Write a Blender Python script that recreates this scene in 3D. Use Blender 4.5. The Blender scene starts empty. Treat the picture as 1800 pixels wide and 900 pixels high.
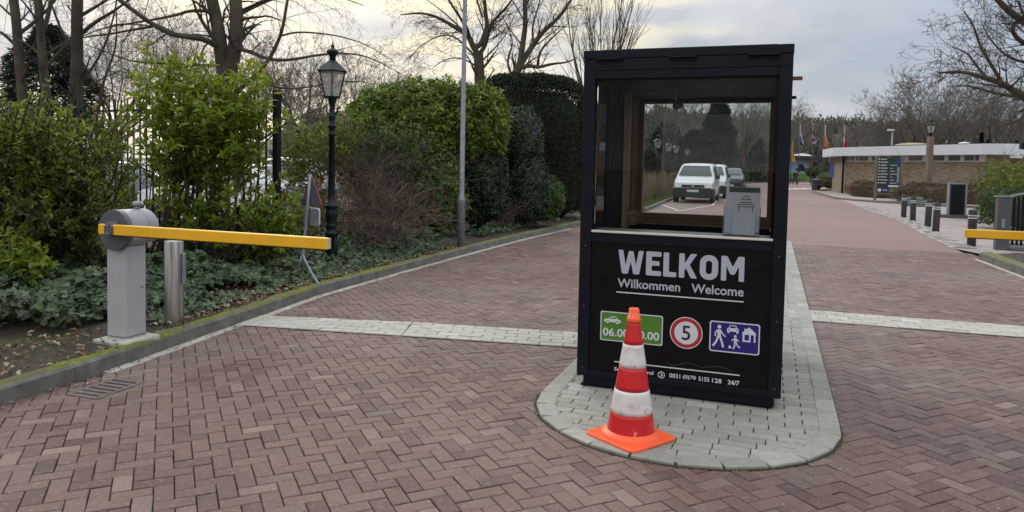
import bpy, math, random
import numpy as np
from mathutils import Vector, Matrix, Euler
R = math.radians
rnd = random.Random(7)
nr = np.random.default_rng(11)
scene = bpy.context.scene
COL = scene.collection

# ------------------------------------------------------------------ camera
FPX, PPY, PITCH, ROLL, CAMH = 1273.97, 348.22, 0.0463, 0.0202, 1.5777
cp, sp, cr, sr = math.cos(PITCH), math.sin(PITCH), math.cos(ROLL), math.sin(ROLL)
FW = np.array([0, cp, -sp]); U0 = np.array([0, sp, cp]); R0 = np.array([1.0, 0, 0])
RT = cr * R0 + sr * U0; UP = -sr * R0 + cr * U0
cd = bpy.data.cameras.new("camera"); cam = bpy.data.objects.new("camera", cd); COL.objects.link(cam)
cd.sensor_width = 36; cd.lens = FPX / 1800 * 36; cd.shift_y = (PPY - 450) / 1800
cd.clip_start = 0.05; cd.clip_end = 3000
mw = Matrix.Identity(4)
for i in range(3):
    mw[i][0] = RT[i]; mw[i][1] = UP[i]; mw[i][2] = -FW[i]
mw[2][3] = CAMH
cam.matrix_world = mw
scene.camera = cam

# ------------------------------------------------------------------ world, sun, exposure
SUN_EL, SUN_AZ = R(24), R(-22)          # azimuth from +Y towards +X
world = bpy.data.worlds.new("World"); scene.world = world; world.use_nodes = True
wn, wl = world.node_tree.nodes, world.node_tree.links
wn.clear()
w_out = wn.new("ShaderNodeOutputWorld"); bgS = wn.new("ShaderNodeBackground"); bgC = wn.new("ShaderNodeBackground")
sky = wn.new("ShaderNodeTexSky"); sky.sky_type = 'NISHITA'; sky.sun_disc = False
sky.sun_elevation = SUN_EL; sky.sun_rotation = SUN_AZ; sky.altitude = 10; sky.air_density = 1.0; sky.dust_density = 2.0
wl.new(sky.outputs[0], bgS.inputs[0]); bgS.inputs[1].default_value = 0.10
tc = wn.new("ShaderNodeTexCoord")
sepw = wn.new("ShaderNodeSeparateXYZ"); wl.new(tc.outputs["Generated"], sepw.inputs[0])
mp = wn.new("ShaderNodeMapping"); mp.inputs["Scale"].default_value = (1.6, 1.6, 7.0); wl.new(tc.outputs["Generated"], mp.inputs[0])
nz = wn.new("ShaderNodeTexNoise"); nz.inputs["Scale"].default_value = 1.7; nz.inputs["Detail"].default_value = 6; nz.inputs["Roughness"].default_value = 0.55
nz.inputs["Distortion"].default_value = 0.5
wl.new(mp.outputs[0], nz.inputs["Vector"])
crw = wn.new("ShaderNodeValToRGB"); wl.new(nz.outputs[0], crw.inputs[0])
els = crw.color_ramp.elements
els[0].position = 0.38; els[0].color = (0.44, 0.465, 0.51, 1)
els[1].position = 0.60; els[1].color = (0.74, 0.73, 0.72, 1)
# blue-grey towards the right of the view
dotb = wn.new("ShaderNodeVectorMath"); dotb.operation = 'DOT_PRODUCT'; dotb.inputs[1].default_value = (0.93, 0.36, 0.1)
wl.new(tc.outputs["Generated"], dotb.inputs[0])
mrb = wn.new("ShaderNodeMapRange"); mrb.inputs[1].default_value = 0.45; mrb.inputs[2].default_value = 0.85; mrb.inputs[3].default_value = 0; mrb.inputs[4].default_value = 0.8
wl.new(dotb.outputs["Value"], mrb.inputs[0])
mixb = wn.new("ShaderNodeMix"); mixb.data_type = 'RGBA'; mixb.inputs[7].default_value = (0.40, 0.47, 0.58, 1)
wl.new(mrb.outputs[0], mixb.inputs[0]); wl.new(crw.outputs[0], mixb.inputs[6])
# warm gaps where the low sun thins the cloud
warm = None
prev = mixb.outputs[2]
for dvec, a0, a1, colr, amt in (((-0.26, 0.94, 0.225), 0.955, 0.998, (1.0, 0.88, 0.62, 1), 0.9),
                                ((0.03, 0.97, 0.235), 0.975, 0.9995, (1.05, 0.92, 0.60, 1), 0.95),
                                ((0.24, 0.945, 0.215), 0.985, 0.9995, (0.86, 0.80, 0.66, 1), 0.7)):
    dv = wn.new("ShaderNodeVectorMath"); dv.operation = 'DOT_PRODUCT'
    v = Vector(dvec).normalized(); dv.inputs[1].default_value = v
    nrm_ = wn.new("ShaderNodeVectorMath"); nrm_.operation = 'NORMALIZE'; wl.new(tc.outputs["Generated"], nrm_.inputs[0])
    wl.new(nrm_.outputs[0], dv.inputs[0])
    mr = wn.new("ShaderNodeMapRange"); mr.interpolation_type = 'SMOOTHSTEP'
    mr.inputs[1].default_value = a0; mr.inputs[2].default_value = a1; mr.inputs[4].default_value = amt
    wl.new(dv.outputs["Value"], mr.inputs[0])
    n2 = wn.new("ShaderNodeTexNoise"); n2.inputs["Scale"].default_value = 5; n2.inputs["Detail"].default_value = 5
    wl.new(mp.outputs[0], n2.inputs["Vector"])
    mr2 = wn.new("ShaderNodeMapRange"); mr2.inputs[1].default_value = 0.42; mr2.inputs[2].default_value = 0.68
    wl.new(n2.outputs[0], mr2.inputs[0])
    mu = wn.new("ShaderNodeMath"); mu.operation = 'MULTIPLY'; wl.new(mr.outputs[0], mu.inputs[0]); wl.new(mr2.outputs[0], mu.inputs[1])
    mx = wn.new("ShaderNodeMix"); mx.data_type = 'RGBA'; mx.inputs[7].default_value = colr
    wl.new(mu.outputs[0], mx.inputs[0]); wl.new(prev, mx.inputs[6]); prev = mx.outputs[2]
wl.new(prev, bgC.inputs[0])
# an overcast sky is brighter overhead than at the horizon
mrz = wn.new("ShaderNodeMapRange"); mrz.inputs[1].default_value = 0.18; mrz.inputs[2].default_value = 0.9
mrz.inputs[3].default_value = 0.94; mrz.inputs[4].default_value = 2.5
wl.new(sepw.outputs[2], mrz.inputs[0]); wl.new(mrz.outputs[0], bgC.inputs[1])
mxs = wn.new("ShaderNodeMixShader"); mxs.inputs[0].default_value = 0.9
wl.new(bgS.outputs[0], mxs.inputs[1]); wl.new(bgC.outputs[0], mxs.inputs[2]); wl.new(mxs.outputs[0], w_out.inputs[0])

sl = bpy.data.lights.new("sun", 'SUN'); so = bpy.data.objects.new("sun", sl); COL.objects.link(so)
sl.energy = 0.9; sl.angle = R(14); sl.color = (1.0, 0.93, 0.82)
sdir = Vector((math.sin(SUN_AZ) * math.cos(SUN_EL), math.cos(SUN_AZ) * math.cos(SUN_EL), math.sin(SUN_EL)))
so.rotation_euler = sdir.to_track_quat('Z', 'Y').to_euler()
scene.view_settings.view_transform = 'Standard'; scene.view_settings.look = 'None'
scene.view_settings.exposure = 0.2; scene.view_settings.gamma = 1; scene.view_settings.use_curve_mapping = False
scene.render.engine = 'CYCLES'
scene.cycles.use_denoising = True
scene.cycles.max_bounces = 8; scene.cycles.transparent_max_bounces = 12; scene.cycles.diffuse_bounces = 3

# ------------------------------------------------------------------ where things stand
def ray(px, py): return FW + RT * (px - 900) / FPX - UP * (py - PPY) / FPX
def at(px, py, d):
    v = ray(px, py); t = d / v[1]; return np.array([0, 0, CAMH]) + v * t
def gr(px, py, z=0.0):
    v = ray(px, py); t = (z - CAMH) / v[2]; return np.array([0, 0, CAMH]) + v * t

BX, BY, YAW = 0.4816, 5.0709, -0.344
E_ = np.array([math.cos(YAW), math.sin(YAW), 0]); N_ = np.array([-math.sin(YAW), math.cos(YAW), 0]); O_ = np.array([BX, BY, 0])

# ------------------------------------------------------------------ materials
def mat(name, base, rough=0.6, metal=0.0, var=0.12, vscale=6.0, bump=0.0, bscale=120.0, dirt=None, attr=None,
        spec=0.5, coat=0.0, transl=0.0, rvar=0.1, stretch=None, stains=None, coords="Object"):
    m = bpy.data.materials.new(name); m.use_nodes = True
    n, l = m.node_tree.nodes, m.node_tree.links
    p = n["Principled BSDF"]
    p.inputs["Metallic"].default_value = metal; p.inputs["Specular IOR Level"].default_value = spec
    p.inputs["Coat Weight"].default_value = coat; p.inputs["Coat Roughness"].default_value = 0.08
    t = n.new("ShaderNodeTexCoord"); vec = t.outputs[coords]
    if stretch:
        mm = n.new("ShaderNodeMapping"); mm.inputs["Scale"].default_value = stretch; l.new(vec, mm.inputs[0]); vec = mm.outputs[0]
    def noise(sc, det=4, ro=0.55):
        x = n.new("ShaderNodeTexNoise"); x.inputs["Scale"].default_value = sc; x.inputs["Detail"].default_value = det
        x.inputs["Roughness"].default_value = ro; l.new(vec, x.inputs["Vector"]); return x.outputs[0]
    nv = noise(vscale)
    if attr:
        a = n.new("ShaderNodeAttribute"); a.attribute_name = "tint"
        r = n.new("ShaderNodeValToRGB"); l.new(a.outputs["Fac"], r.inputs[0])
        e = r.color_ramp.elements
        e[0].position = 0; e[0].color = (*attr[0], 1); e[1].position = 1; e[1].color = (*attr[-1], 1)
        for i, c in enumerate(attr[1:-1]):
            q = e.new((i + 1) / (len(attr) - 1)); q.color = (*c, 1)
        colr = r.outputs[0]
    else:
        rgb = n.new("ShaderNodeRGB"); rgb.outputs[0].default_value = (*base, 1); colr = rgb.outputs[0]
    mr = n.new("ShaderNodeMapRange"); mr.inputs[1].default_value = 0.3; mr.inputs[2].default_value = 0.7
    mr.inputs[3].default_value = 1 - var; mr.inputs[4].default_value = 1 + var; l.new(nv, mr.inputs[0])
    vm = n.new("ShaderNodeVectorMath"); vm.operation = 'SCALE'; l.new(colr, vm.inputs[0]); l.new(mr.outputs[0], vm.inputs[3])
    colr = vm.outputs[0]
    for dd in ([dirt] if dirt else []) + (stains or []):
        dc, lo, hi, sc, amt = dd
        nd = noise(sc, 6, 0.65)
        m2 = n.new("ShaderNodeMapRange"); m2.inputs[1].default_value = lo; m2.inputs[2].default_value = hi; m2.inputs[4].default_value = amt
        l.new(nd, m2.inputs[0])
        mx = n.new("ShaderNodeMix"); mx.data_type = 'RGBA'; mx.inputs[7].default_value = (*dc, 1)
        l.new(m2.outputs[0], mx.inputs[0]); l.new(colr, mx.inputs[6]); colr = mx.outputs[2]
    l.new(colr, p.inputs["Base Color"])
    m3 = n.new("ShaderNodeMapRange"); m3.inputs[1].default_value = 0.3; m3.inputs[2].default_value = 0.7
    m3.inputs[3].default_value = max(0.02, rough - rvar); m3.inputs[4].default_value = min(1, rough + rvar)
    l.new(noise(vscale * 2.3), m3.inputs[0]); l.new(m3.outputs[0], p.inputs["Roughness"])
    if bump:
        b = n.new("ShaderNodeBump"); b.inputs["Strength"].default_value = bump; b.inputs["Distance"].default_value = 0.01
        l.new(noise(bscale, 5, 0.6), b.inputs["Height"]); l.new(b.outputs[0], p.inputs["Normal"])
    if transl:
        tr = n.new("ShaderNodeBsdfTranslucent"); l.new(colr, tr.inputs[0])
        ms = n.new("ShaderNodeMixShader"); ms.inputs[0].default_value = transl
        l.new(p.outputs[0], ms.inputs[1]); l.new(tr.outputs[0], ms.inputs[2]); l.new(ms.outputs[0], n["Material Output"].inputs[0])
    return m

def glass_mat(name, tint=(0.9, 0.93, 0.93), refl=1.0, haze=0.0, hazecol=(0.5, 0.5, 0.5)):
    m = bpy.data.materials.new(name); m.use_nodes = True
    n, l = m.node_tree.nodes, m.node_tree.links
    n.remove(n["Principled BSDF"])
    tr = n.new("ShaderNodeBsdfTransparent"); tr.inputs[0].default_value = (*tint, 1)
    gl = n.new("ShaderNodeBsdfGlossy"); gl.inputs["Roughness"].default_value = 0.015; gl.inputs[0].default_value = (refl, refl, refl, 1)
    fr = n.new("ShaderNodeFresnel"); fr.inputs[0].default_value = 1.5
    ms = n.new("ShaderNodeMixShader"); l.new(fr.outputs[0], ms.inputs[0]); l.new(tr.outputs[0], ms.inputs[1]); l.new(gl.outputs[0], ms.inputs[2])
    out = ms.outputs[0]
    if haze:
        t = n.new("ShaderNodeTexCoord"); x = n.new("ShaderNodeTexNoise"); x.inputs["Scale"].default_value = 4; x.inputs["Detail"].default_value = 6
        l.new(t.outputs["Object"], x.inputs["Vector"])
        mr = n.new("ShaderNodeMapRange"); mr.inputs[1].default_value = 0.3; mr.inputs[2].default_value = 0.75; mr.inputs[3].default_value = haze * 0.4; mr.inputs[4].default_value = haze * 1.6
        l.new(x.outputs[0], mr.inputs[0])
        df = n.new("ShaderNodeBsdfDiffuse"); df.inputs[0].default_value = (*hazecol, 1)
        m2 = n.new("ShaderNodeMixShader"); l.new(mr.outputs[0], m2.inputs[0]); l.new(out, m2.inputs[1]); l.new(df.outputs[0], m2.inputs[2]); out = m2.outputs[0]
    l.new(out, n["Material Output"].inputs[0])
    return m

MT = {}
MT['brick'] = mat('brick', (0.3, 0.2, 0.17), 0.62, var=0.27, vscale=75, bump=0.6, bscale=220,
                  attr=[(0.100, 0.058, 0.047), (0.148, 0.088, 0.071), (0.186, 0.114, 0.093), (0.172, 0.115, 0.093), (0.29, 0.205, 0.172)],
                  stains=[((0.29, 0.235, 0.205), 0.48, 0.70, 0.42, 0.45), ((0.075, 0.058, 0.048), 0.52, 0.72, 1.1, 0.5), ((0.36, 0.30, 0.265), 0.56, 0.66, 30, 0.4)])
MT['brick_far'] = mat('brick_far', (0.235, 0.152, 0.132), 0.7, var=0.06, vscale=40.0, bump=0.25, bscale=160,
                      stains=[((0.28, 0.20, 0.178), 0.42, 0.72, 0.35, 0.6), ((0.165, 0.112, 0.097), 0.55, 0.75, 0.6, 0.45)])
MT['drain_iron'] = mat('drain_iron', (0.16, 0.125, 0.11), 0.8, var=0.25, vscale=20, bump=0.4)
MT['joint'] = mat('joint_sand', (0.040, 0.033, 0.027), 0.95, var=0.3, vscale=20, bump=0.4)
MT['light_paver'] = mat('light_paver', (0.45, 0.45, 0.42), 0.75, var=0.12, vscale=30, bump=0.4, bscale=260,
                        attr=[(0.26, 0.257, 0.222), (0.36, 0.355, 0.31), (0.315, 0.31, 0.27), (0.47, 0.46, 0.41)],
                        stains=[((0.21, 0.195, 0.155), 0.50, 0.72, 2.2, 0.6), ((0.15, 0.13, 0.10), 0.62, 0.72, 14, 0.5)])
MT['band_paver'] = mat('band_paver', (0.45, 0.45, 0.42), 0.75, var=0.12, vscale=30, bump=0.4, bscale=260,
                        attr=[(0.36, 0.35, 0.30), (0.48, 0.465, 0.405), (0.43, 0.42, 0.365), (0.60, 0.585, 0.52)],
                        stains=[((0.22, 0.20, 0.165), 0.54, 0.74, 2.2, 0.5)])
MT['kerb'] = mat('kerb_concrete', (0.17, 0.16, 0.145), 0.9, var=0.3, vscale=9, bump=0.8, bscale=90, dirt=((0.09, 0.085, 0.06), 0.45, 0.7, 4, 0.7))
MT['moss'] = mat('moss', (0.17, 0.19, 0.03), 0.95, var=0.4, vscale=30, bump=1.0, bscale=150, dirt=((0.13, 0.12, 0.07), 0.45, 0.65, 3.0, 0.8))
MT['soil'] = mat('soil', (0.06, 0.045, 0.033), 0.95, var=0.4, vscale=14, bump=1.2, bscale=60, dirt=((0.07, 0.085, 0.025), 0.5, 0.7, 2.5, 0.7))
MT['grey_paving'] = mat('grey_paving', (0.34, 0.29, 0.27), 0.75, var=0.14, vscale=2.5, bump=0.3, bscale=60, stains=[((0.22, 0.19, 0.17), 0.5, 0.75, 0.7, 0.6)])
MT['cobble'] = mat('cobble', (0.3, 0.3, 0.29), 0.8, var=0.2, vscale=20, bump=0.6, attr=[(0.20, 0.18, 0.17), (0.33, 0.31, 0.29), (0.48, 0.47, 0.45)])
MT['paint'] = mat('road_paint', (0.75, 0.75, 0.72), 0.7, var=0.1, vscale=20, dirt=((0.35, 0.28, 0.25), 0.5, 0.7, 12, 0.6))
MT['earth'] = mat('earth', (0.07, 0.075, 0.04), 0.95, var=0.3, vscale=0.5, bump=0.5, bscale=8)
MT['grass'] = mat('grass', (0.09, 0.13, 0.03), 0.8, var=0.3, vscale=5, attr=[(0.06, 0.09, 0.02), (0.10, 0.15, 0.035), (0.16, 0.19, 0.06)], transl=0.15)
MT['dry_grass'] = mat('dry_grass', (0.3, 0.22, 0.12), 0.85, attr=[(0.12, 0.085, 0.055), (0.20, 0.15, 0.09), (0.28, 0.22, 0.14)], transl=0.15)
MT['navy'] = mat('navy_frame', (0.003, 0.0052, 0.012), 0.5, var=0.25, vscale=5, spec=0.22, bump=0.05, bscale=300, dirt=((0.012, 0.015, 0.022), 0.55, 0.8, 6, 0.5))
MT['black_panel'] = mat('black_panel', (0.0022, 0.0024, 0.0034), 0.42, var=0.3, vscale=4, spec=0.2, dirt=((0.012, 0.012, 0.011), 0.52, 0.8, 5, 0.6))
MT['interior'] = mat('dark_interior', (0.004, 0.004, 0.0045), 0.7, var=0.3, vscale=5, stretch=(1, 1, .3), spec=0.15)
MT['wood'] = mat('cedar_wood', (0.24, 0.105, 0.055), 0.55, var=0.35, vscale=6, stretch=(1, 1, 14), bump=0.2)
MT['pine'] = mat('pale_wood', (0.42, 0.27, 0.15), 0.55, var=0.3, vscale=6, stretch=(1, 1, 14), bump=0.2)
MT['lettering'] = mat('grey_lettering', (0.42, 0.44, 0.52), 0.5, var=0.03)
MT['white_print'] = mat('white_print', (0.62, 0.63, 0.68), 0.45, var=0.03)
MT['sign_green'] = mat('sign_green', (0.07, 0.20, 0.02), 0.4, var=0.06)
MT['sign_blue'] = mat('sign_blue', (0.014, 0.012, 0.16), 0.35, var=0.06)
MT['sign_red'] = mat('sign_red', (0.40, 0.018, 0.02), 0.4, var=0.08)
MT['print_black'] = mat('print_black', (0.015, 0.015, 0.018), 0.5, var=0.05)
MT['sill'] = mat('white_sill', (0.62, 0.61, 0.54), 0.4, var=0.1, vscale=8)
MT['glass'] = glass_mat('glass', (0.975, 0.985, 0.985), 0.13, 0.0)
MT['glass_dirty'] = glass_mat('glass_dirty', (0.97, 0.985, 0.98), 0.5, 0.03, (0.6, 0.62, 0.62))
MT['lantern_glass'] = glass_mat('lantern_glass', (0.85, 0.85, 0.82), 0.5, 0.35, (0.8, 0.8, 0.78))
MT['acrylic'] = glass_mat('acrylic', (0.93, 0.95, 0.97), 0.8, 0.02, (0.6, 0.62, 0.68))
MT['paper'] = mat('leaflet_paper', (0.80, 0.81, 0.88), 0.6, var=0.06)
MT['ink'] = mat('leaflet_ink', (0.08, 0.08, 0.11), 0.6, var=0.06)
MT['leaflet_top'] = mat('leaflet_top', (0.06, 0.12, 0.10), 0.6, var=0.2)
MT['orange'] = mat('orange_plastic', (1.0, 0.135, 0.04), 0.5, var=0.08, dirt=((0.55, 0.10, 0.04), 0.55, 0.75, 14, 0.5))
MT['cone_red'] = mat('cone_red', (0.60, 0.012, 0.014), 0.32, var=0.1, dirt=((0.85, 0.35, 0.28), 0.64, 0.67, 16, 0.9), stains=[((0.2, 0.02, 0.02), 0.6, 0.7, 7, 0.4)])
MT['cone_white'] = mat('cone_white', (0.72, 0.68, 0.66), 0.4, var=0.08, vscale=12, dirt=((0.36, 0.30, 0.22), 0.50, 0.68, 9, 0.6), stains=[((0.25, 0.24, 0.24), 0.63, 0.68, 22, 0.6)])
MT['yellow'] = mat('yellow_boom', (0.86, 0.46, 0.014), 0.4, var=0.08, vscale=4, dirt=((0.72, 0.42, 0.10), 0.55, 0.75, 9, 0.3))
MT['yellow_cap'] = mat('boom_end_cap', (0.75, 0.58, 0.28), 0.5)
MT['grey_head'] = mat('grey_plastic', (0.29, 0.305, 0.335), 0.5, var=0.08, dirt=((0.12, 0.12, 0.12), 0.55, 0.75, 6, 0.5))
MT['dark_grey'] = mat('dark_grey_plastic', (0.085, 0.09, 0.105), 0.55, var=0.12)
MT['grey_cab'] = mat('grey_cabinet', (0.41, 0.41, 0.43), 0.5, var=0.06, dirt=((0.24, 0.23, 0.21), 0.52, 0.8, 3, 0.5), stains=[((0.05, 0.045, 0.05), 0.70, 0.73, 4, 0.9)])
MT['concrete'] = mat('pale_concrete', (0.46, 0.46, 0.38), 0.85, var=0.15, vscale=12, bump=0.4, dirt=((0.27, 0.30, 0.14), 0.5, 0.7, 7, 0.6))
MT['steel'] = mat('brushed_steel', (0.42, 0.40, 0.38), 0.36, metal=0.9, var=0.35, vscale=7, stretch=(9, 9, 0.25), rvar=0.12)
MT['galv'] = mat('galvanised', (0.26, 0.28, 0.32), 0.5, metal=0.35, var=0.15, vscale=9)
MT['lamp_green'] = mat('dark_green_iron', (0.003, 0.010, 0.011), 0.36, var=0.2, vscale=8, spec=0.3, bump=0.1)
MT['black_iron'] = mat('black_iron', (0.004, 0.0045, 0.008), 0.5, var=0.2, spec=0.25)
MT['bollard'] = mat('bollard_black', (0.022, 0.022, 0.028), 0.5, var=0.2, dirt=((0.06, 0.055, 0.05), 0.55, 0.8, 6, 0.6))
MT['bark'] = mat('bark', (0.065, 0.050, 0.035), 0.9, var=0.35, vscale=3, bump=0.8, bscale=30, dirt=((0.10, 0.105, 0.05), 0.5, 0.7, 1.5, 0.6))
MT['bark_dark'] = mat('bark_dark', (0.045, 0.036, 0.028), 0.9, var=0.3, vscale=4, bump=0.5)
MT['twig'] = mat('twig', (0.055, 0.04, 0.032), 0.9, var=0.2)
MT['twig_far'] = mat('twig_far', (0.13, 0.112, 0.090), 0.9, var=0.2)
MT['stem'] = mat('stem', (0.085, 0.066, 0.04), 0.85, var=0.3, bump=0.4, bscale=60)
MT['red_twig'] = mat('red_twig', (0.14, 0.075, 0.058), 0.85, attr=[(0.085, 0.055, 0.040), (0.15, 0.098, 0.072), (0.22, 0.15, 0.115)])
def leafm(name, cols, rough=0.42, transl=0.22): return mat(name, cols[0], rough, attr=cols, var=0.15, vscale=3, transl=transl, spec=0.5)
MT['laurel'] = leafm('laurel_leaf', [(0.09, 0.145, 0.012), (0.16, 0.235, 0.018), (0.25, 0.31, 0.024), (0.40, 0.42, 0.035)], 0.36, 0.42)
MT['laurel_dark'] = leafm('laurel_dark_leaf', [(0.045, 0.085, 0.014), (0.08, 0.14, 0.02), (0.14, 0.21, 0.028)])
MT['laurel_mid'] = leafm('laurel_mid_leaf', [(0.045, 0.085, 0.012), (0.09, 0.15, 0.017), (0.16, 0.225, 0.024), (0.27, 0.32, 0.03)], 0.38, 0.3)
MT['privet'] = leafm('privet_leaf', [(0.055, 0.085, 0.013), (0.11, 0.15, 0.018), (0.20, 0.235, 0.026), (0.40, 0.38, 0.04)], 0.40, 0.36)
MT['holly'] = leafm('holly_leaf', [(0.014, 0.026, 0.012), (0.022, 0.045, 0.018), (0.04, 0.07, 0.028)], 0.34, 0.1)
MT['yew'] = leafm('yew_leaf', [(0.008, 0.014, 0.006), (0.015, 0.024, 0.009), (0.028, 0.042, 0.014)], 0.6, 0.12)
MT['rhodo'] = leafm('rhododendron_leaf', [(0.035, 0.07, 0.02), (0.06, 0.12, 0.03), (0.10, 0.17, 0.045)], 0.4, 0.2)
MT['ivy'] = leafm('ivy_leaf', [(0.018, 0.038, 0.014), (0.033, 0.066, 0.024), (0.062, 0.105, 0.040), (0.11, 0.16, 0.07)], 0.42, 0.15)
MT['dead_leaf'] = leafm('dead_leaf', [(0.10, 0.05, 0.025), (0.20, 0.11, 0.055), (0.30, 0.20, 0.12), (0.42, 0.36, 0.27)], 0.7, 0.1)
MT['beech'] = leafm('beech_leaf', [(0.10, 0.065, 0.042), (0.17, 0.12, 0.08), (0.24, 0.18, 0.12)], 0.7, 0.2)
MT['conifer'] = leafm('conifer_leaf', [(0.012, 0.022, 0.012), (0.022, 0.036, 0.018), (0.036, 0.054, 0.026)], 0.6, 0.1)
MT['green_hedge'] = leafm('green_hedge_leaf', [(0.03, 0.06, 0.015), (0.055, 0.10, 0.025), (0.09, 0.14, 0.04)], 0.5, 0.15)
MT['box_hedge'] = leafm('box_hedge_leaf', [(0.07, 0.11, 0.03), (0.13, 0.18, 0.06), (0.22, 0.27, 0.11)], 0.5, 0.15)
MT['woods'] = leafm('wood_mass', [(0.125, 0.110, 0.090), (0.16, 0.14, 0.115), (0.125, 0.13, 0.10), (0.09, 0.10, 0.08)], 0.9, 0.1)  # tones lightened: distance haze is painted into the wood's own colour
MT['white_fascia'] = mat('white_fascia', (0.66, 0.69, 0.74), 0.5, var=0.04, vscale=2, dirt=((0.45, 0.46, 0.45), 0.55, 0.8, 1.2, 0.5))
MT['window_dark'] = mat('window_dark', (0.03, 0.03, 0.033), 0.15, var=0.3, vscale=1.5)
MT['window_frame'] = mat('window_frame', (0.5, 0.48, 0.45), 0.6)
MT['roof_dark'] = mat('roof_felt', (0.05, 0.05, 0.055), 0.9)
MT['tan_wall'] = mat('tan_wall', (0.38, 0.29, 0.19), 0.8, var=0.15, vscale=1)
MT['board_green'] = mat('board_green', (0.010, 0.035, 0.032), 0.5)
MT['timber'] = mat('weathered_timber', (0.17, 0.135, 0.105), 0.85, var=0.25, vscale=5, stretch=(1, 1, 0.2), bump=0.3)
MT['car_white'] = mat('car_white', (0.74, 0.76, 0.79), 0.22, var=0.02, coat=0.6)
MT['car_dark'] = mat('car_dark', (0.016, 0.018, 0.025), 0.22, var=0.05, coat=0.6)
MT['car_blue'] = mat('car_grey_blue', (0.12, 0.15, 0.18), 0.22, var=0.05, coat=0.6)
MT['car_glass'] = mat('car_glass', (0.05, 0.065, 0.07), 0.06, var=0.1, spec=0.9)
MT['tyre'] = mat('tyre', (0.018, 0.018, 0.018), 0.8)
MT['rim'] = mat('rim', (0.35, 0.36, 0.38), 0.35, metal=0.7)
MT['bumper'] = mat('bumper_black', (0.025, 0.027, 0.032), 0.55)
MT['headlight'] = mat('headlight', (0.42, 0.45, 0.48), 0.15, var=0.3)
MT['tail_red'] = mat('tail_red', (0.35, 0.01, 0.01), 0.25)
MT['plate'] = mat('number_plate', (0.6, 0.6, 0.58), 0.5)
MT['red_cloth'] = mat('flag_red', (0.45, 0.02, 0.035), 0.8); MT['white_cloth'] = mat('flag_white', (0.65, 0.66, 0.70), 0.8)
MT['blue_cloth'] = mat('flag_blue', (0.03, 0.045, 0.22), 0.8); MT['orange_cloth'] = mat('flag_orange', (0.70, 0.24, 0.03), 0.8)
MT['green_cloth'] = mat('flag_green', (0.02, 0.22, 0.08), 0.8); MT['yellow_cloth'] = mat('flag_yellow', (0.65, 0.42, 0.03), 0.8)
MT['skin'] = mat('skin', (0.45, 0.28, 0.21), 0.6); MT['jacket'] = mat('jacket', (0.02, 0.03, 0.03), 0.8); MT['trousers'] = mat('trousers', (0.035, 0.04, 0.055), 0.8)
MT['hair'] = mat('hair', (0.03, 0.02, 0.014), 0.7)
MT['mural_blue'] = mat('mural_blue', (0.24, 0.40, 0.62), 0.5, var=0.1, vscale=1); MT['mural_green'] = mat('mural_green', (0.12, 0.30, 0.05), 0.5)
MT['pale_stone'] = mat('pale_green_stone', (0.13, 0.19, 0.165), 0.8, var=0.2, vscale=3)
MT['bin'] = mat('bin_grey', (0.07, 0.075, 0.08), 0.6)

def wall_mat():
    m = bpy.data.materials.new('yellow_brick_wall'); m.use_nodes = True
    n, l = m.node_tree.nodes, m.node_tree.links; p = n["Principled BSDF"]; p.inputs["Roughness"].default_value = 0.85
    t = n.new("ShaderNodeTexCoord")
    b = n.new("ShaderNodeTexBrick"); b.inputs["Scale"].default_value = 1.0
    b.inputs["Brick Width"].default_value = 0.23; b.inputs["Row Height"].default_value = 0.072; b.inputs["Mortar Size"].default_value = 0.006
    b.inputs["Color1"].default_value = (0.31, 0.25, 0.17, 1); b.inputs["Color2"].default_value = (0.12, 0.085, 0.06, 1); b.inputs["Mortar"].default_value = (0.22, 0.19, 0.15, 1)
    b.inputs["Bias"].default_value = -0.2
    s = n.new("ShaderNodeSeparateXYZ"); c = n.new("ShaderNodeCombineXYZ"); l.new(t.outputs["Object"], s.inputs[0])
    l.new(s.outputs[1], c.inputs[0]); l.new(s.outputs[2], c.inputs[1]); l.new(c.outputs[0], b.inputs["Vector"])
    x = n.new("ShaderNodeTexNoise"); x.inputs["Scale"].default_value = 1.6; x.inputs["Detail"].default_value = 6; l.new(t.outputs["Object"], x.inputs["Vector"])
    mr = n.new("ShaderNodeMapRange"); mr.inputs[1].default_value = 0.4; mr.inputs[2].default_value = 0.7; mr.inputs[4].default_value = 0.45; l.new(x.outputs[0], mr.inputs[0])
    mx = n.new("ShaderNodeMix"); mx.data_type = 'RGBA'; mx.inputs[7].default_value = (0.22, 0.15, 0.10, 1)
    l.new(mr.outputs[0], mx.inputs[0]); l.new(b.outputs[0], mx.inputs[6]); l.new(mx.outputs[2], p.inputs["Base Color"])
    return m
MT['wall'] = wall_mat()

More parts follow.
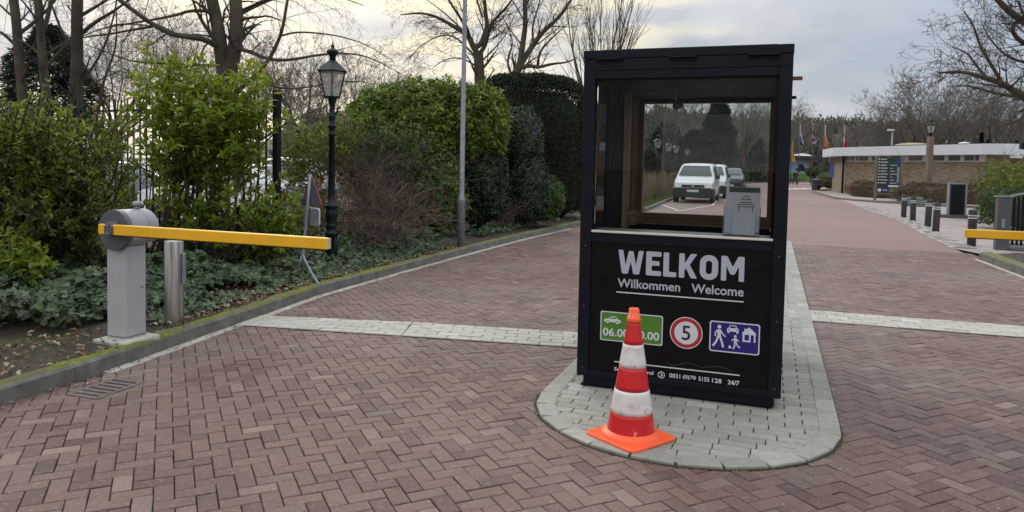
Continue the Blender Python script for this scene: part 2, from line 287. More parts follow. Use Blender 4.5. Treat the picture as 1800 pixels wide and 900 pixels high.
# ------------------------------------------------------------------ mesh helpers
class MB:
    def __init__(s): s.v = []; s.f = []; s.m = []; s.t = []; s.mi = 0; s.tint = 0.5; s.s = []; s.sm = False
    def add(s, vs, fs, sm=None):
        k = len(s.v); s.v.extend([tuple(float(c) for c in p) for p in vs])
        for f in fs: s.f.append([k + i for i in f]); s.m.append(s.mi); s.t.append(s.tint); s.s.append(s.sm if sm is None else sm)
    def box(s, x0, x1, y0, y1, z0, z1, X=None):
        vs = [(x, y, z) for z in (z0, z1) for y in (y0, y1) for x in (x0, x1)]
        if X is not None: vs = [tuple(X @ Vector(v)) for v in vs]
        s.add(vs, [(0, 2, 3, 1), (4, 5, 7, 6), (0, 1, 5, 4), (2, 6, 7, 3), (0, 4, 6, 2), (1, 3, 7, 5)], False)
    def prism(s, pts, z0, z1, X=None):   # polygon in xy, extruded in z
        n = len(pts); vs = [(x, y, z0) for x, y in pts] + [(x, y, z1) for x, y in pts]
        if X is not None: vs = [tuple(X @ Vector(v)) for v in vs]
        s.add(vs, [list(range(n))[::-1], list(range(n, 2 * n))] + [(i, (i + 1) % n, n + (i + 1) % n, n + i) for i in range(n)], False)
    def poly(s, pts): s.add(pts, [list(range(len(pts)))], False)
    def lathe(s, prof, n=24, c=(0, 0, 0), sm=True, X=None, cap=True):
        vs = []
        for r, z in prof:
            for i in range(n):
                a = 2 * math.pi * i / n; vs.append((c[0] + r * math.cos(a), c[1] + r * math.sin(a), c[2] + z))
        if X is not None: vs = [tuple(X @ Vector(v)) for v in vs]
        fs = [(j * n + i, j * n + (i + 1) % n, (j + 1) * n + (i + 1) % n, (j + 1) * n + i) for j in range(len(prof) - 1) for i in range(n)]
        s.add(vs, fs, sm)
        if cap:
            m = len(prof)
            k = len(s.v) - len(vs)
            for f in (list(range(n))[::-1], list(range((m - 1) * n, m * n))):
                s.f.append([k + i for i in f]); s.m.append(s.mi); s.t.append(s.tint); s.s.append(False)
    def tube(s, pts, rad, n=8, sm=True):
        pts = [Vector([float(c) for c in p]) for p in pts]
        rad = rad if hasattr(rad, '__len__') else [rad] * len(pts)
        rings = []; u = None
        for i, p in enumerate(pts):
            d = (pts[min(i + 1, len(pts) - 1)] - pts[max(i - 1, 0)]).normalized()
            if u is None: u = d.orthogonal().normalized()
            else: u = (u - d * u.dot(d)).normalized()
            w = d.cross(u)
            rings += [p + (u * math.cos(2 * math.pi * k / n) + w * math.sin(2 * math.pi * k / n)) * rad[i] for k in range(n)]
        m = len(pts)
        fs = [(j * n + i, j * n + (i + 1) % n, (j + 1) * n + (i + 1) % n, (j + 1) * n + i) for j in range(m - 1) for i in range(n)]
        fs += [list(range(n))[::-1], list(range((m - 1) * n, m * n))]
        s.add(rings, fs, sm)
    def build(s, name, mats, parent=None, bevel=0, seg=2, loc=None):
        me = bpy.data.meshes.new(name); me.from_pydata(s.v, [], s.f); me.update()
        mats = mats if isinstance(mats, (list, tuple)) else [mats]
        for m in mats: me.materials.append(MT[m] if isinstance(m, str) else m)
        me.polygons.foreach_set('material_index', s.m); me.polygons.foreach_set('use_smooth', s.s)
        a = me.attributes.new('tint', 'FLOAT', 'FACE'); a.data.foreach_set('value', s.t)
        o = bpy.data.objects.new(name, me); COL.objects.link(o)
        if parent is not None: o.parent = parent
        if loc is not None: o.location = loc
        if bevel:
            b = o.modifiers.new('bevel', 'BEVEL'); b.width = bevel; b.segments = seg; b.limit_method = 'ANGLE'; b.angle_limit = R(40)
        return o

def np_mesh(name, V, F, m, parent=None, tint=None, smooth=False):
    """V (n,3), F (k, sides) arrays"""
    me = bpy.data.meshes.new(name); V = np.asarray(V, np.float32); F = np.asarray(F, np.int32)
    me.vertices.add(len(V)); me.vertices.foreach_set('co', V.ravel())
    k, sd = F.shape
    me.loops.add(k * sd); me.loops.foreach_set('vertex_index', F.ravel())
    me.polygons.add(k); me.polygons.foreach_set('loop_start', np.arange(k, dtype=np.int32) * sd)
    try: me.polygons.foreach_set('loop_total', np.full(k, sd, np.int32))
    except Exception: pass
    me.polygons.foreach_set('use_smooth', np.full(k, smooth))
    if tint is not None:
        a = me.attributes.new('tint', 'FLOAT', 'FACE'); a.data.foreach_set('value', np.asarray(tint, np.float32))
    me.update(calc_edges=True); me.validate()
    me.materials.append(MT[m] if isinstance(m, str) else m)
    o = bpy.data.objects.new(name, me); COL.objects.link(o)
    if parent is not None: o.parent = parent
    return o

def empty(name, loc=(0, 0, 0), rz=0):
    o = bpy.data.objects.new(name, None); COL.objects.link(o); o.location = [float(c) for c in loc]; o.rotation_euler = (0, 0, rz); o.empty_display_size = 0.2
    return o
def tag(o, label=None, cat=None, group=None, kind=None):
    if label: o['label'] = label
    if cat: o['category'] = cat
    if group: o['group'] = group
    if kind: o['kind'] = kind
    return o
def copy_tree(o, parent=None):
    c = o.copy(); COL.objects.link(c)
    if parent is not None: c.parent = parent; c.matrix_parent_inverse = o.matrix_parent_inverse
    for ch in list(o.children): copy_tree(ch, c)
    return c
def structure(o): o['kind'] = 'structure'; return o

def text_obj(body, u0, u1, z0, z1, y, m, parent, name='lettering', bold=0.0, ext=0.001):
    cu = bpy.data.curves.new('t', 'FONT'); cu.body = body; cu.offset = bold; cu.size = 1; cu.extrude = 0.0; cu.resolution_u = 4
    to = bpy.data.objects.new('t', cu); COL.objects.link(to)
    bpy.context.view_layer.update()
    me = bpy.data.meshes.new_from_object(to.evaluated_get(bpy.context.evaluated_depsgraph_get()))
    bpy.data.objects.remove(to); bpy.data.curves.remove(cu)
    co = np.zeros(len(me.vertices) * 3); me.vertices.foreach_get('co', co); co = co.reshape(-1, 3)
    mn, mx = co[:, :2].min(0), co[:, :2].max(0)
    out = np.zeros_like(co)
    out[:, 0] = u0 + (co[:, 0] - mn[0]) / (mx[0] - mn[0]) * (u1 - u0)
    out[:, 2] = z0 + (co[:, 1] - mn[1]) / (mx[1] - mn[1]) * (z1 - z0)
    out[:, 1] = y
    me.vertices.foreach_set('co', out.ravel()); me.materials.clear(); me.materials.append(MT[m]); me.update()
    o = bpy.data.objects.new(name, me); COL.objects.link(o); o.parent = parent
    return o

# ------------------------------------------------------------------ leaves
LAUREL = (np.array([(0, 0, 0), (0.35, 0.5, .25), (0.72, 0.38, .2), (1, 0, -.05), (0.72, -0.38, .2), (0.35, -0.5, .25)]), [(0, 3, 2, 1), (0, 5, 4, 3)])
IVY = (np.array([(0.08, 0, 0), (-0.05, .35, .05), (.25, .5, .08), (.42, .28, .05), (.72, .38, .05), (1, 0, -.1), (.72, -.38, .05), (.42, -.28, .05), (.25, -.5, .08), (-.05, -.35, .05)]),
       [(0, 3, 2, 1), (0, 5, 4, 3), (0, 7, 6, 5), (0, 9, 8, 7)])
BLADE = (np.array([(0, 0.5, 0), (0, -0.5, 0), (1, -.1, 0), (1, .1, 0)]), [(0, 1, 2, 3)])
def leaves(name, P, D, Nn, L, W, shape, m, parent=None, tint=None):
    P = np.asarray(P, float); n = len(P)
    D = D / (np.linalg.norm(D, axis=1, keepdims=True) + 1e-9)
    S = np.cross(Nn, D); S /= (np.linalg.norm(S, axis=1, keepdims=True) + 1e-9)
    Nn = np.cross(D, S)
    T, fs = shape
    L = np.broadcast_to(L, n); W = np.broadcast_to(W, n)
    V = P[:, None, :] + T[None, :, 0, None] * D[:, None, :] * L[:, None, None] + T[None, :, 1, None] * S[:, None, :] * W[:, None, None] + T[None, :, 2, None] * Nn[:, None, :] * W[:, None, None]
    k = len(T); F = (np.arange(n)[:, None, None] * k + np.array(fs)[None]).reshape(-1, 4)
    if tint is None: tint = nr.random(n)
    tt = np.repeat(np.clip(tint, 0, 1), len(fs))
    return np_mesh(name, V.reshape(-1, 3), F, m, parent, tt)
def rdir(n):
    v = nr.normal(size=(n, 3)); return v / np.linalg.norm(v, axis=1, keepdims=True)

def lump(d, seed, amp=0.18, fq=2.2):
    r = np.random.default_rng(seed); s = np.zeros(len(d))
    for i in range(5):
        k = r.normal(size=3) * fq * (1 + i * .7); s += np.sin(d @ k + r.random() * 6.28) / (1 + i * .6)
    return 1 + amp * s / 1.8

def bush_points(blobs, n, seed=1, amp=0.18, depth=0.16, up=0.0, zmin=0.02):
    """points through the outer shell of lumpy ellipsoids; returns P, outward"""
    vol = np.array([b[3] * b[4] + b[4] * b[5] + b[3] * b[5] for b in blobs]); cnt = (vol / vol.sum() * n).astype(int)
    PP, NN = [], []
    for bi, b in enumerate(blobs):
        c = np.array(b[:3]); r = np.array(b[3:6]); k = cnt[bi]
        d = rdir(k * 2); d = d[d[:, 2] > -0.75][:k]
        rr = lump(d, seed * 17 + bi, amp) * (1 - np.abs(nr.normal(size=len(d))) * depth)
        P = c + d * r * rr[:, None]
        keep = P[:, 2] > zmin
        for bj, b2 in enumerate(blobs):
            if bj != bi:
                q = (P - np.array(b2[:3])) / (np.array(b2[3:6]) * 0.7); keep &= (q * q).sum(1) > 1
        PP.append(P[keep]); nn = d / r; NN.append((nn / np.linalg.norm(nn, axis=1, keepdims=True))[keep])
    return np.concatenate(PP), np.concatenate(NN)

def leafy(name, P, Nn, L, W, m, parent, shape=LAUREL, whorl=5, droop=0.2, tbias=0.0, seed=3):
    """whorls of leaves at each point"""
    n = len(P); P2 = np.repeat(P, whorl, 0); N2 = np.repeat(Nn, whorl, 0)
    ax = N2 * 0.9 + np.array([0, 0, 0.5]) + np.repeat(rdir(n), whorl, 0) * 0.5
    ax /= np.linalg.norm(ax, axis=1, keepdims=True)
    rd = rdir(n * whorl); side = rd - ax * (rd * ax).sum(1, keepdims=True); side /= np.linalg.norm(side, axis=1, keepdims=True)
    D = ax * nr.uniform(0.2, 0.9, (n * whorl, 1)) + side; D[:, 2] -= droop * nr.random(n * whorl)
    P2 = P2 + nr.normal(size=P2.shape) * L * 0.15 - ax * nr.uniform(0, L * .8, (n * whorl, 1))
    LL = L * nr.uniform(0.6, 1.15, n * whorl)
    z = P2[:, 2]; tint = np.repeat(nr.random(n) * .55, whorl) + nr.random(n * whorl) * .45 + tbias
    return leaves(name, P2, D, ax + rdir(n * whorl) * .25, LL, LL * W / L, shape, m, parent, tint)

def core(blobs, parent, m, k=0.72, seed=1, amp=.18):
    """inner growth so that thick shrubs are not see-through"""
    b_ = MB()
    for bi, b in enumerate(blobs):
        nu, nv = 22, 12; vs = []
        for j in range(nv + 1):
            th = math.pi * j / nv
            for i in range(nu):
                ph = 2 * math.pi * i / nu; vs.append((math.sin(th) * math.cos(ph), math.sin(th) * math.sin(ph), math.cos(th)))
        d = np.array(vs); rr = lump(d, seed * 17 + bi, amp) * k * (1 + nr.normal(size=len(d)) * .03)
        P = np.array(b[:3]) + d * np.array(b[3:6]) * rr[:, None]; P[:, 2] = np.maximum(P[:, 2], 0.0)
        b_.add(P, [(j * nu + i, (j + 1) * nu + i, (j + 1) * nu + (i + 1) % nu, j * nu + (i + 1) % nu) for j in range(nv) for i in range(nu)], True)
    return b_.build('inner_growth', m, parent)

# ------------------------------------------------------------------ bare trees
def segs_mesh(name, S, m, parent=None, sides=4, tint=None):
    if not len(S): return None
    A = np.array([s[0] for s in S], float); B = np.array([s[1] for s in S], float); ra = np.array([s[2] for s in S]); rb = np.array([s[3] for s in S])
    d = B - A; d /= (np.linalg.norm(d, axis=1, keepdims=True) + 1e-9)
    ref = np.where(np.abs(d[:, 2:3]) > .9, np.array([[1., 0, 0]]), np.array([[0, 0, 1.]])); u = np.cross(d, ref); u /= np.linalg.norm(u, axis=1, keepdims=True); w = np.cross(d, u)
    n = len(S); an = np.arange(sides) * 2 * np.pi / sides
    ring = np.cos(an)[None, :, None] * u[:, None] + np.sin(an)[None, :, None] * w[:, None]
    V = np.concatenate([A[:, None] + ring * ra[:, None, None], B[:, None] + ring * rb[:, None, None]], 1).reshape(-1, 3)
    f = np.array([(i, (i + 1) % sides, sides + (i + 1) % sides, sides + i) for i in range(sides)])
    F = (np.arange(n)[:, None, None] * 2 * sides + f[None]).reshape(-1, 4)
    return np_mesh(name, V, F, m, parent, None if tint is None else np.repeat(tint, sides), smooth=True)

def perp(d, rg):
    v = np.array([rg.gauss(0, 1) for _ in range(3)]); v -= d * (v @ d); return v / (np.linalg.norm(v) + 1e-9)
def grow(S, p, d, L, r, depth, rg, sp):
    """sp: wig, trop (z tendency), n (children per branch list), ang, lr, seg, flat"""
    lv = sp['lev'] - depth
    ns = max(2, int(L / sp['seg'][min(lv, len(sp['seg']) - 1)])); sl_ = L / ns
    nch = sp['n'][min(lv, len(sp['n']) - 1)] if depth > 0 else 0
    r0 = r
    stops = sorted(rg.uniform(0.15, 1.0) for _ in range(nch))
    si = 0
    for i in range(ns):
        t1 = (i + 1) / ns
        d = d + np.array([rg.gauss(0, 1), rg.gauss(0, 1), rg.gauss(0, 1)]) * sp['wig'] + np.array([0, 0, sp['trop'][min(lv, len(sp['trop']) - 1)]]) / ns
        d /= np.linalg.norm(d)
        q = p + d * sl_; r1 = max(sp['rmin'], r * (1 - 0.75 * t1))
        S.append((p, q, r0, r1))
        while si < len(stops) and stops[si] <= t1:
            a = R(rg.uniform(*sp['ang'])); nd = d * math.cos(a) + perp(d, rg) * math.sin(a)
            grow(S, q, nd, L * rg.uniform(*sp['lr']) * (1.15 - 0.5 * t1), max(sp['rmin'], r1 * rg.uniform(.45, .7)), depth - 1, rg, sp)
            si += 1
        p, r0 = q, r1
BASE_SP = dict(lev=3, wig=.10, trop=[.25, .1, 0, -.1], n=[8, 6, 5], ang=(28, 62), lr=(.4, .62), seg=[.5, .35, .25, .2], rmin=.006)

def limb_tree(name, label, cat, limbs, D, sp, seed, group=None, twigm='twig', barkm='bark', density=3.2, L1=2.2, base=None, limb_start=.12):
    """limbs: list of (list of (px,py,doff), r0, r1) traced as main limbs standing at distance D"""
    rg = random.Random(seed); big, small = [], []
    root = empty(name, base if base is not None else (at(*limbs[0][0][0][:2], D)[0], D, 0)); tag(root, label, cat, group)
    ro = np.array(root.location)
    for pl, r0, r1 in limbs:
        P = [at(q[0], q[1], D + (q[2] if len(q) > 2 else 0)) - ro for q in pl]
        # smooth subdivision
        for _ in range(2):
            Q = [P[0]]
            for a, b in zip(P[:-1], P[1:]): Q += [a * .75 + b * .25, a * .25 + b * .75]
            Q.append(P[-1]); P = Q
        tot = sum(np.linalg.norm(b - a) for a, b in zip(P[:-1], P[1:])); acc = 0; m = len(P)
        for i in range(m - 1):
            ra = r0 + (r1 - r0) * acc / tot; ln = np.linalg.norm(P[i + 1] - P[i]); acc += ln; rb = r0 + (r1 - r0) * acc / tot
            dd = (P[i + 1] - P[i]) / ln; big.append((P[i] - dd * ra * .25, P[i + 1] + dd * rb * .25, ra, rb))
            if acc / tot > limb_start:
                k = ln * density; k = int(k) + (rg.random() < k - int(k))
                for _ in range(k):
                    a = R(rg.uniform(*sp['ang'])); nd = dd * math.cos(a) + perp(dd, rg) * math.sin(a)
                    grow(small, P[i] + (P[i + 1] - P[i]) * rg.random(), nd, L1 * rg.uniform(.5, 1.1) * (1.1 - .4 * acc / tot), max(sp['rmin'], rb * rg.uniform(.2, .45)), sp['lev'] - 1, rg, sp)
    segs_mesh('trunk', big, barkm, root, 10)
    segs_mesh('crown', small, twigm, root, 3)
    return root

def auto_tree(name, label, cat, base, H, r, seed, group=None, sp=None, trunk_h=.35, nl=7, twigm='twig', barkm='bark', spread=(25, 60), lean=0):
    sp = {**BASE_SP, **(sp or {})}; rg = random.Random(seed)
    root = empty(name, base); tag(root, label, cat, group)
    big, small = [], []
    p = np.zeros(3); d = np.array([lean, 0, 1.0]); n = 8; th = H * trunk_h
    for i in range(n):
        d = d + np.array([rg.gauss(0, .04), rg.gauss(0, .04), 0]); d /= np.linalg.norm(d); q = p + d * th / n
        big.append((p, q, r * (1.25 - i * .04) if i == 0 else r * (1.1 - .04 * i), r * (1.06 - .04 * i))); p = q
    for k in range(nl):
        az = 2 * math.pi * (k + rg.random() * .6) / nl; a = R(rg.uniform(*spread)) if k else R(6)
        nd = np.array([math.sin(a) * math.cos(az), math.sin(a) * math.sin(az), math.cos(a)])
        st = p - np.array([0, 0, th * rg.uniform(0, .3)]) * (1 if k else 0)
        grow(small, st, nd, H * (1 - trunk_h) * rg.uniform(.75, 1.05) / max(.75, math.cos(a) ** .4), r * rg.uniform(.45, .65), sp['lev'], rg, sp)
    big += [s for s in small if max(s[2], s[3]) > r * .28]; small = [s for s in small if max(s[2], s[3]) <= r * .28]
    segs_mesh('trunk', big, barkm, root, 7)
    segs_mesh('crown', small, twigm, root, 3)
    return root

# ================================================================== SETTING: ground, roads, kerbs
def sheet(name, pts, z, m, thick=0.0):
    b = MB()
    if thick: b.prism(pts, z - thick, z)
    else: b.poly([(x, y, z) for x, y in pts])
    return structure(b.build(name, m))
b = MB(); b.poly([(-900, -400, -0.06), (900, -400, -0.06), (900, 1500, -0.06), (-900, 1500, -0.06)]); structure(b.build('ground', 'earth'))

KL = [(-3.75, 1.2), (-3.42, 3.0), (-3.2, 4.4), (-3.02, 5.0), (-2.9, 5.45), (-2.76, 6.1), (-2.58, 6.9), (-2.24, 8.4), (-1.6, 10.27), (-0.72, 12.7), (0.1, 14.9), (1.44, 18.11), (3.1, 21.8), (4.79, 25.75), (7.55, 34.55), (11.2, 45.5), (15.5, 57), (20, 68), (25, 78), (28, 84)]
KR = [(4.0, -3), (5.2, 3), (6.2, 6), (7.2, 9), (7.94, 11.14), (8.62, 13.3), (9.35, 15.4), (10.5, 18.4), (12.7, 23.9), (14.1, 28.4), (15.8, 33.4), (17.6, 38.4), (20.35, 48.0), (24.0, 57.0), (29, 66), (36, 74), (46, 80)]
def xs_at(poly, y):
    for (x0, y0), (x1, y1) in zip(poly[:-1], poly[1:]):
        if y0 <= y <= y1: return x0 + (x1 - x0) * (y - y0) / (y1 - y0)
    return poly[0][0] if y < poly[0][1] else poly[-1][0]
sheet('road_bed', [(-4.2, -3)] + [(x - .1, y) for x, y in KL] + [(38, 98), (70, 98), (60, 82)] + [(x + .1, y) for x, y in KR[::-1]], -0.022, 'joint')
# far part of the road, where single bricks can no longer be told apart
va = O_ + N_ * 11.6; t0, t1 = (kl_x0 - va[0] for kl_x0 in (0.55, 8.95))
pA, pB = (0.85, float(va[1] + (0.85 - va[0]) * E_[1] / E_[0])), (9.0, float(va[1] + (9.0 - va[0]) * E_[1] / E_[0]))
sheet('road_far', [pA] + [(x - .05, y) for x, y in KL if y > pA[1] + .3] + [(38, 98), (70, 98), (60, 82)] + [(x + .05, y) for x, y in KR[::-1] if y > pB[1] + .1] + [pB], -0.001, 'brick_far')

def bricks(name, polytest, w, ang, off, m, ymax, y0, x0, x1, gap=0.0052, jit=1.3, tintf=None, z=0.0):
    """herringbone brick field: each brick a low frustum with its own tilt and tone"""
    ca, sa = math.cos(ang), math.sin(ang)
    Lx = max(abs(x0), abs(x1), ymax) * 1.5; n = int(Lx / w) + 4
    I, J = np.meshgrid(np.arange(-n, n), np.arange(-n, n), indexing='ij'); I = I.ravel(); J = J.ravel()
    H = ((I - J) % 4 == 0); Vv = ((I - J) % 4 == 3)
    C = np.concatenate([np.stack([(I[H] + 1) * w, (J[H] + .5) * w], 1), np.stack([(I[Vv] + .5) * w, (J[Vv] + 1) * w], 1)])
    hx = np.concatenate([np.full(H.sum(), w - gap / 2), np.full(Vv.sum(), w / 2 - gap / 2)]); hy = np.concatenate([np.full(H.sum(), w / 2 - gap / 2), np.full(Vv.sum(), w - gap / 2)])
    X = C[:, 0] * ca - C[:, 1] * sa + off[0]; Y = C[:, 0] * sa + C[:, 1] * ca + off[1]
    k = (Y > y0) & (Y < ymax) & (X > x0) & (X < x1); k &= polytest(X, Y); X, Y, hx, hy = X[k], Y[k], hx[k], hy[k]
    return frusta(name, X, Y, hx, hy, np.full(len(X), ang), m, z, jit, tintf)
def frusta(name, X, Y, hx, hy, ang, m, z=0.0, jit=1.0, tintf=None, bev=0.004, h=0.016):
    n = len(X); a = ang + nr.normal(size=n) * 0.008 * jit; ca, sa = np.cos(a), np.sin(a)
    zc = z + nr.normal(size=n) * 0.0011 * jit; tx = nr.normal(size=n) * 0.006 * jit; ty = nr.normal(size=n) * 0.006 * jit
    sx = np.array([-1, 1, 1, -1]); sy = np.array([-1, -1, 1, 1]); V = []
    for ins, dz in ((0.0, -h), (0.0, -0.003), (bev, 0.0)):
        lx = sx[None] * (hx[:, None] - ins); ly = sy[None] * (hy[:, None] - ins)
        V.append(np.stack([X[:, None] + lx * ca[:, None] - ly * sa[:, None], Y[:, None] + lx * sa[:, None] + ly * ca[:, None], zc[:, None] + dz + lx * tx[:, None] + ly * ty[:, None]], 2))
    V = np.concatenate(V, 1).reshape(-1, 3)
    f = [(8, 9, 10, 11)] + [(i, (i + 1) % 4, 4 + (i + 1) % 4, 4 + i) for i in range(4)] + [(4 + i, 4 + (i + 1) % 4, 8 + (i + 1) % 4, 8 + i) for i in range(4)]
    F = (np.arange(n)[:, None, None] * 12 + np.array(f)[None]).reshape(-1, 4)
    t = nr.beta(2, 2.4, n) if tintf is None else tintf(X, Y, n)
    return np_mesh(name, V, F, m, None, np.repeat(t, 9))
def road_test(X, Y):
    kl = np.interp(Y, [p[1] for p in KL], [p[0] for p in KL]); kr = np.interp(Y, [p[1] for p in KR], [p[0] for p in KR])
    return (X > kl - 0.02) & (X < kr + 0.1) & ((X - BX) * N_[0] + (Y - BY) * N_[1] < 11.6)
structure(bricks('road', road_test, 0.0905, 0.4463, (0.03, 0.02), 'brick', 34.2, 0.4, -4.2, 17))

# light paved island under the booth (u across, v along the booth's own axes)
def uv(u, v): p = O_ + E_ * u + N_ * v; return float(p[0]), float(p[1])
def isl_half(v, inset=0.0):
    a = 0.95 - inset; bb = 0.9 - inset
    if v >= -0.2: return a if v < 12 else (a * math.sqrt(max(0, 1 - ((v - 12) / bb) ** 2)))
    q = (v + 0.2) / bb; return a * math.sqrt(max(0, 1 - q * q))
def island_outline(inset=0.0, n=28):
    a = 0.95 - inset; bb = 0.9 - inset; P = []
    for i in range(n + 1):
        t = math.pi + math.pi * i / n; P.append(uv(0.755 + a * math.cos(t), -0.2 + bb * math.sin(t)))
    for i in range(n + 1):
        t = math.pi * i / n; P.append(uv(0.755 + a * math.cos(t), 12 + bb * math.sin(t)))
    return P
sheet('island_bed', island_outline(-0.004), 0.0035, 'joint', 0.02)
XS, YS, HX, HY, AN = [], [], [], [], []
row = 0; v = -1.06; bw, bl = 0.088, 0.205
while v < 12.7:
    half = isl_half(v + bw / 2, 0.07)
    if half > 0.05:
        u = 0.755 - half - (row % 2) * bl / 2 - 0.03
        while u < 0.755 + half:
            a0, a1 = max(u, 0.755 - half), min(u + bl, 0.755 + half)
            if a1 - a0 > 0.012:
                x, y = uv((a0 + a1) / 2, v + bw / 2); XS.append(x); YS.append(y); HX.append((a1 - a0) / 2 - .0034); HY.append(bw / 2 - .0042); AN.append(YAW)
            u += bl
    v += bw; row += 1
# border blocks following the outline
def border(P, width, bl_, z=0.01):
    X, Y, hx, hy, an = [], [], [], [], []
    L = 0; pts = [np.array(p) for p in P]; n = len(pts)
    lens = [np.linalg.norm(pts[(i + 1) % n] - pts[i]) for i in range(n)]; tot = sum(lens); k = int(tot / bl_)
    for j in range(k):
        def pt(s):
            s %= tot
            for i in range(n):
                if s <= lens[i]: return pts[i] + (pts[(i + 1) % n] - pts[i]) * s / lens[i]
                s -= lens[i]
            return pts[0]
        a, b_ = pt(j * tot / k), pt((j + 1) * tot / k); d = b_ - a; l = np.linalg.norm(d); nn = np.array([-d[1], d[0]]) / l; c = (a + b_) / 2
        X.append(c[0]); Y.append(c[1]); hx.append(l / 2 - .002); hy.append(width / 2 - .002); an.append(math.atan2(d[1], d[0]))
    return X, Y, hx, hy, an
bX, bY, bhx, bhy, ban = border(island_outline(0.065), 0.125, 0.235)
structure(frusta('island_paving', np.array(XS), np.array(YS), np.array(HX), np.array(HY), np.array(AN), 'light_paver', 0.0145, 0.5, h=.012, bev=.0035))
structure(frusta('island_border', np.array(bX), np.array(bY), np.array(bhx), np.array(bhy), np.array(ban), 'light_paver', 0.0185, 0.5, h=.016))

# light bands of pavers crossing the road at the barriers
def band(name, a0, a1, b0, b1, rows, bl=0.21):
    """a0->a1 front edge, b0->b1 back edge"""
    a0, a1, b0, b1 = map(np.array, (a0, a1, b0, b1))
    sheet(name + '_bed', [tuple(a0), tuple(a1), tuple(b1), tuple(b0)], 0.0045, 'joint', 0.02)
    X, Y, hx, hy, an = [], [], [], [], []
    for r in range(rows):
        f0 = (r + .5) / rows; p0 = a0 + (b0 - a0) * f0; p1 = a1 + (b1 - a1) * f0; L = np.linalg.norm(p1 - p0); d = (p1 - p0) / L
        w0 = np.linalg.norm(b0 - a0) / rows; w1 = np.linalg.norm(b1 - a1) / rows; s = -(r % 2) * bl / 2
        while s < L:
            c0, c1 = max(s, 0), min(s + bl, L)
            if c1 - c0 > .03:
                c = p0 + d * (c0 + c1) / 2; w = w0 + (w1 - w0) * (c0 + c1) / 2 / L
                X.append(c[0]); Y.append(c[1]); hx.append((c1 - c0) / 2 - .003); hy.append(w / 2 * .97 - .003); an.append(math.atan2(d[1], d[0]))
            s += bl
    structure(frusta(name, np.array(X), np.array(Y), np.array(hx), np.array(hy), np.array(an), 'band_paver', 0.014, 1.0, h=.012))
band('paver_band', (-2.60, 6.80), (-0.98, 6.50), (-2.50, 7.22), (-0.95, 7.06), 5)
band('paver_band', (-0.975, 6.50), (0.72, 6.18), (-0.945, 7.06), (0.82, 6.73), 5)
band('paver_band', (2.95, 7.58), (6.72, 6.40), (3.1, 8.17), (6.95, 6.92), 5)

# kerbs: left (mossy) along the bed, and the light gutter line in front of it
def offset(poly, d):
    P = [np.array(p) for p in poly]; out = []
    for i in range(len(P)):
        t = P[min(i + 1, len(P) - 1)] - P[max(i - 1, 0)]; t = t / np.linalg.norm(t); out.append(tuple(P[i] + np.array([-t[1], t[0]]) * d))
    return out
def densify(poly, step):
    out = [poly[0]]
    for a, b in zip(poly[:-1], poly[1:]):
        L = math.hypot(b[0] - a[0], b[1] - a[1]); n = max(1, round(L / step)); out += [(a[0] + (b[0] - a[0]) * i / n, a[1] + (b[1] - a[1]) * i / n) for i in range(1, n + 1)]
    return out
def kerb(name, line, side, h, w, block=0.9, moss=True, zb=-0.03):
    D = densify(line, block); b = MB(); m = MB()
    inner = offset(D, side * w)
    for i in range(len(D) - 1):
        g = 0.004; a, c = np.array(D[i]), np.array(D[i + 1]); ia, ic = np.array(inner[i]), np.array(inner[i + 1])
        a2, c2 = a + (c - a) * g, c - (c - a) * g; ia2, ic2 = ia + (ic - ia) * g, ic - (ic - ia) * g
        dz = nr.normal() * .003; s = (ia2 - a2) / np.linalg.norm(ia2 - a2); s2 = (ic2 - c2) / np.linalg.norm(ic2 - c2)
        ch = .018
        vs = [(*a2, zb), (*c2, zb), (*ic2, zb), (*ia2, zb), (*(a2 + s * .008), h - ch + dz), (*(c2 + s2 * .008), h - ch + dz), (*(c2 + s2 * .028), h + dz), (*(a2 + s * .028), h + dz), (*ic2, h + dz), (*ia2, h + dz)]
        fs = [(0, 1, 5, 4), (4, 5, 6, 7), (7, 6, 8, 9), (2, 3, 9, 8), (0, 4, 7, 9, 3), (1, 2, 8, 6, 5)]
        if side < 0: fs = [f[::-1] for f in fs]
        b.mi = 0; b.add(vs, fs, False)
    root = structure(b.build(name, ['kerb']))
    if moss:
        Dm = densify(line, .12); o1 = offset(Dm, side * .012); o2 = offset(Dm, side * (w + .03)); mid = offset(Dm, side * w * .5); vs = []
        for i in range(len(Dm)):
            j = nr.normal(size=4) * .006
            vs += [(o1[i][0], o1[i][1], h - .012 + j[0] * .3), (mid[i][0], mid[i][1], h + .008 + abs(j[1])), (o2[i][0], o2[i][1] + j[2], h + .006 + abs(j[3]))]
        fs = [(3 * i + k, 3 * i + 3 + k, 3 * i + 4 + k, 3 * i + 1 + k) for i in range(len(Dm) - 1) for k in (0, 1)]
        if side > 0: fs = [f[::-1] for f in fs]
        m.add(vs, fs, True); mo = m.build('moss', 'moss', root)
    return root
KLn = [p for p in KL if p[1] < 24]
kerb('kerb', KLn, 1, 0.115, 0.095)
kerb('kerb', [p for p in KL if p[1] > 23], 1, 0.11, 0.13, 2.0, moss=False)
gut = densify([p for p in KL if p[1] < 20], .31); go = offset(gut, -0.045)
X, Y, hx, hy, an = [], [], [], [], []
for (a, c) in zip(go[:-1], go[1:]):
    if a[1] < 5.05 or nr.random() < .04: continue
    X.append((a[0] + c[0]) / 2); Y.append((a[1] + c[1]) / 2); hx.append(math.dist(a, c) / 2 - .003); hy.append(.042); an.append(math.atan2(c[1] - a[1], c[0] - a[0]))
structure(frusta('gutter_stones', np.array(X), np.array(Y), np.array(hx), np.array(hy), np.array(an), 'band_paver', 0.011, 1.0, h=.02))
kerb('kerb', [p for p in KR if p[1] < 13.5], -1, 0.14, 0.16)
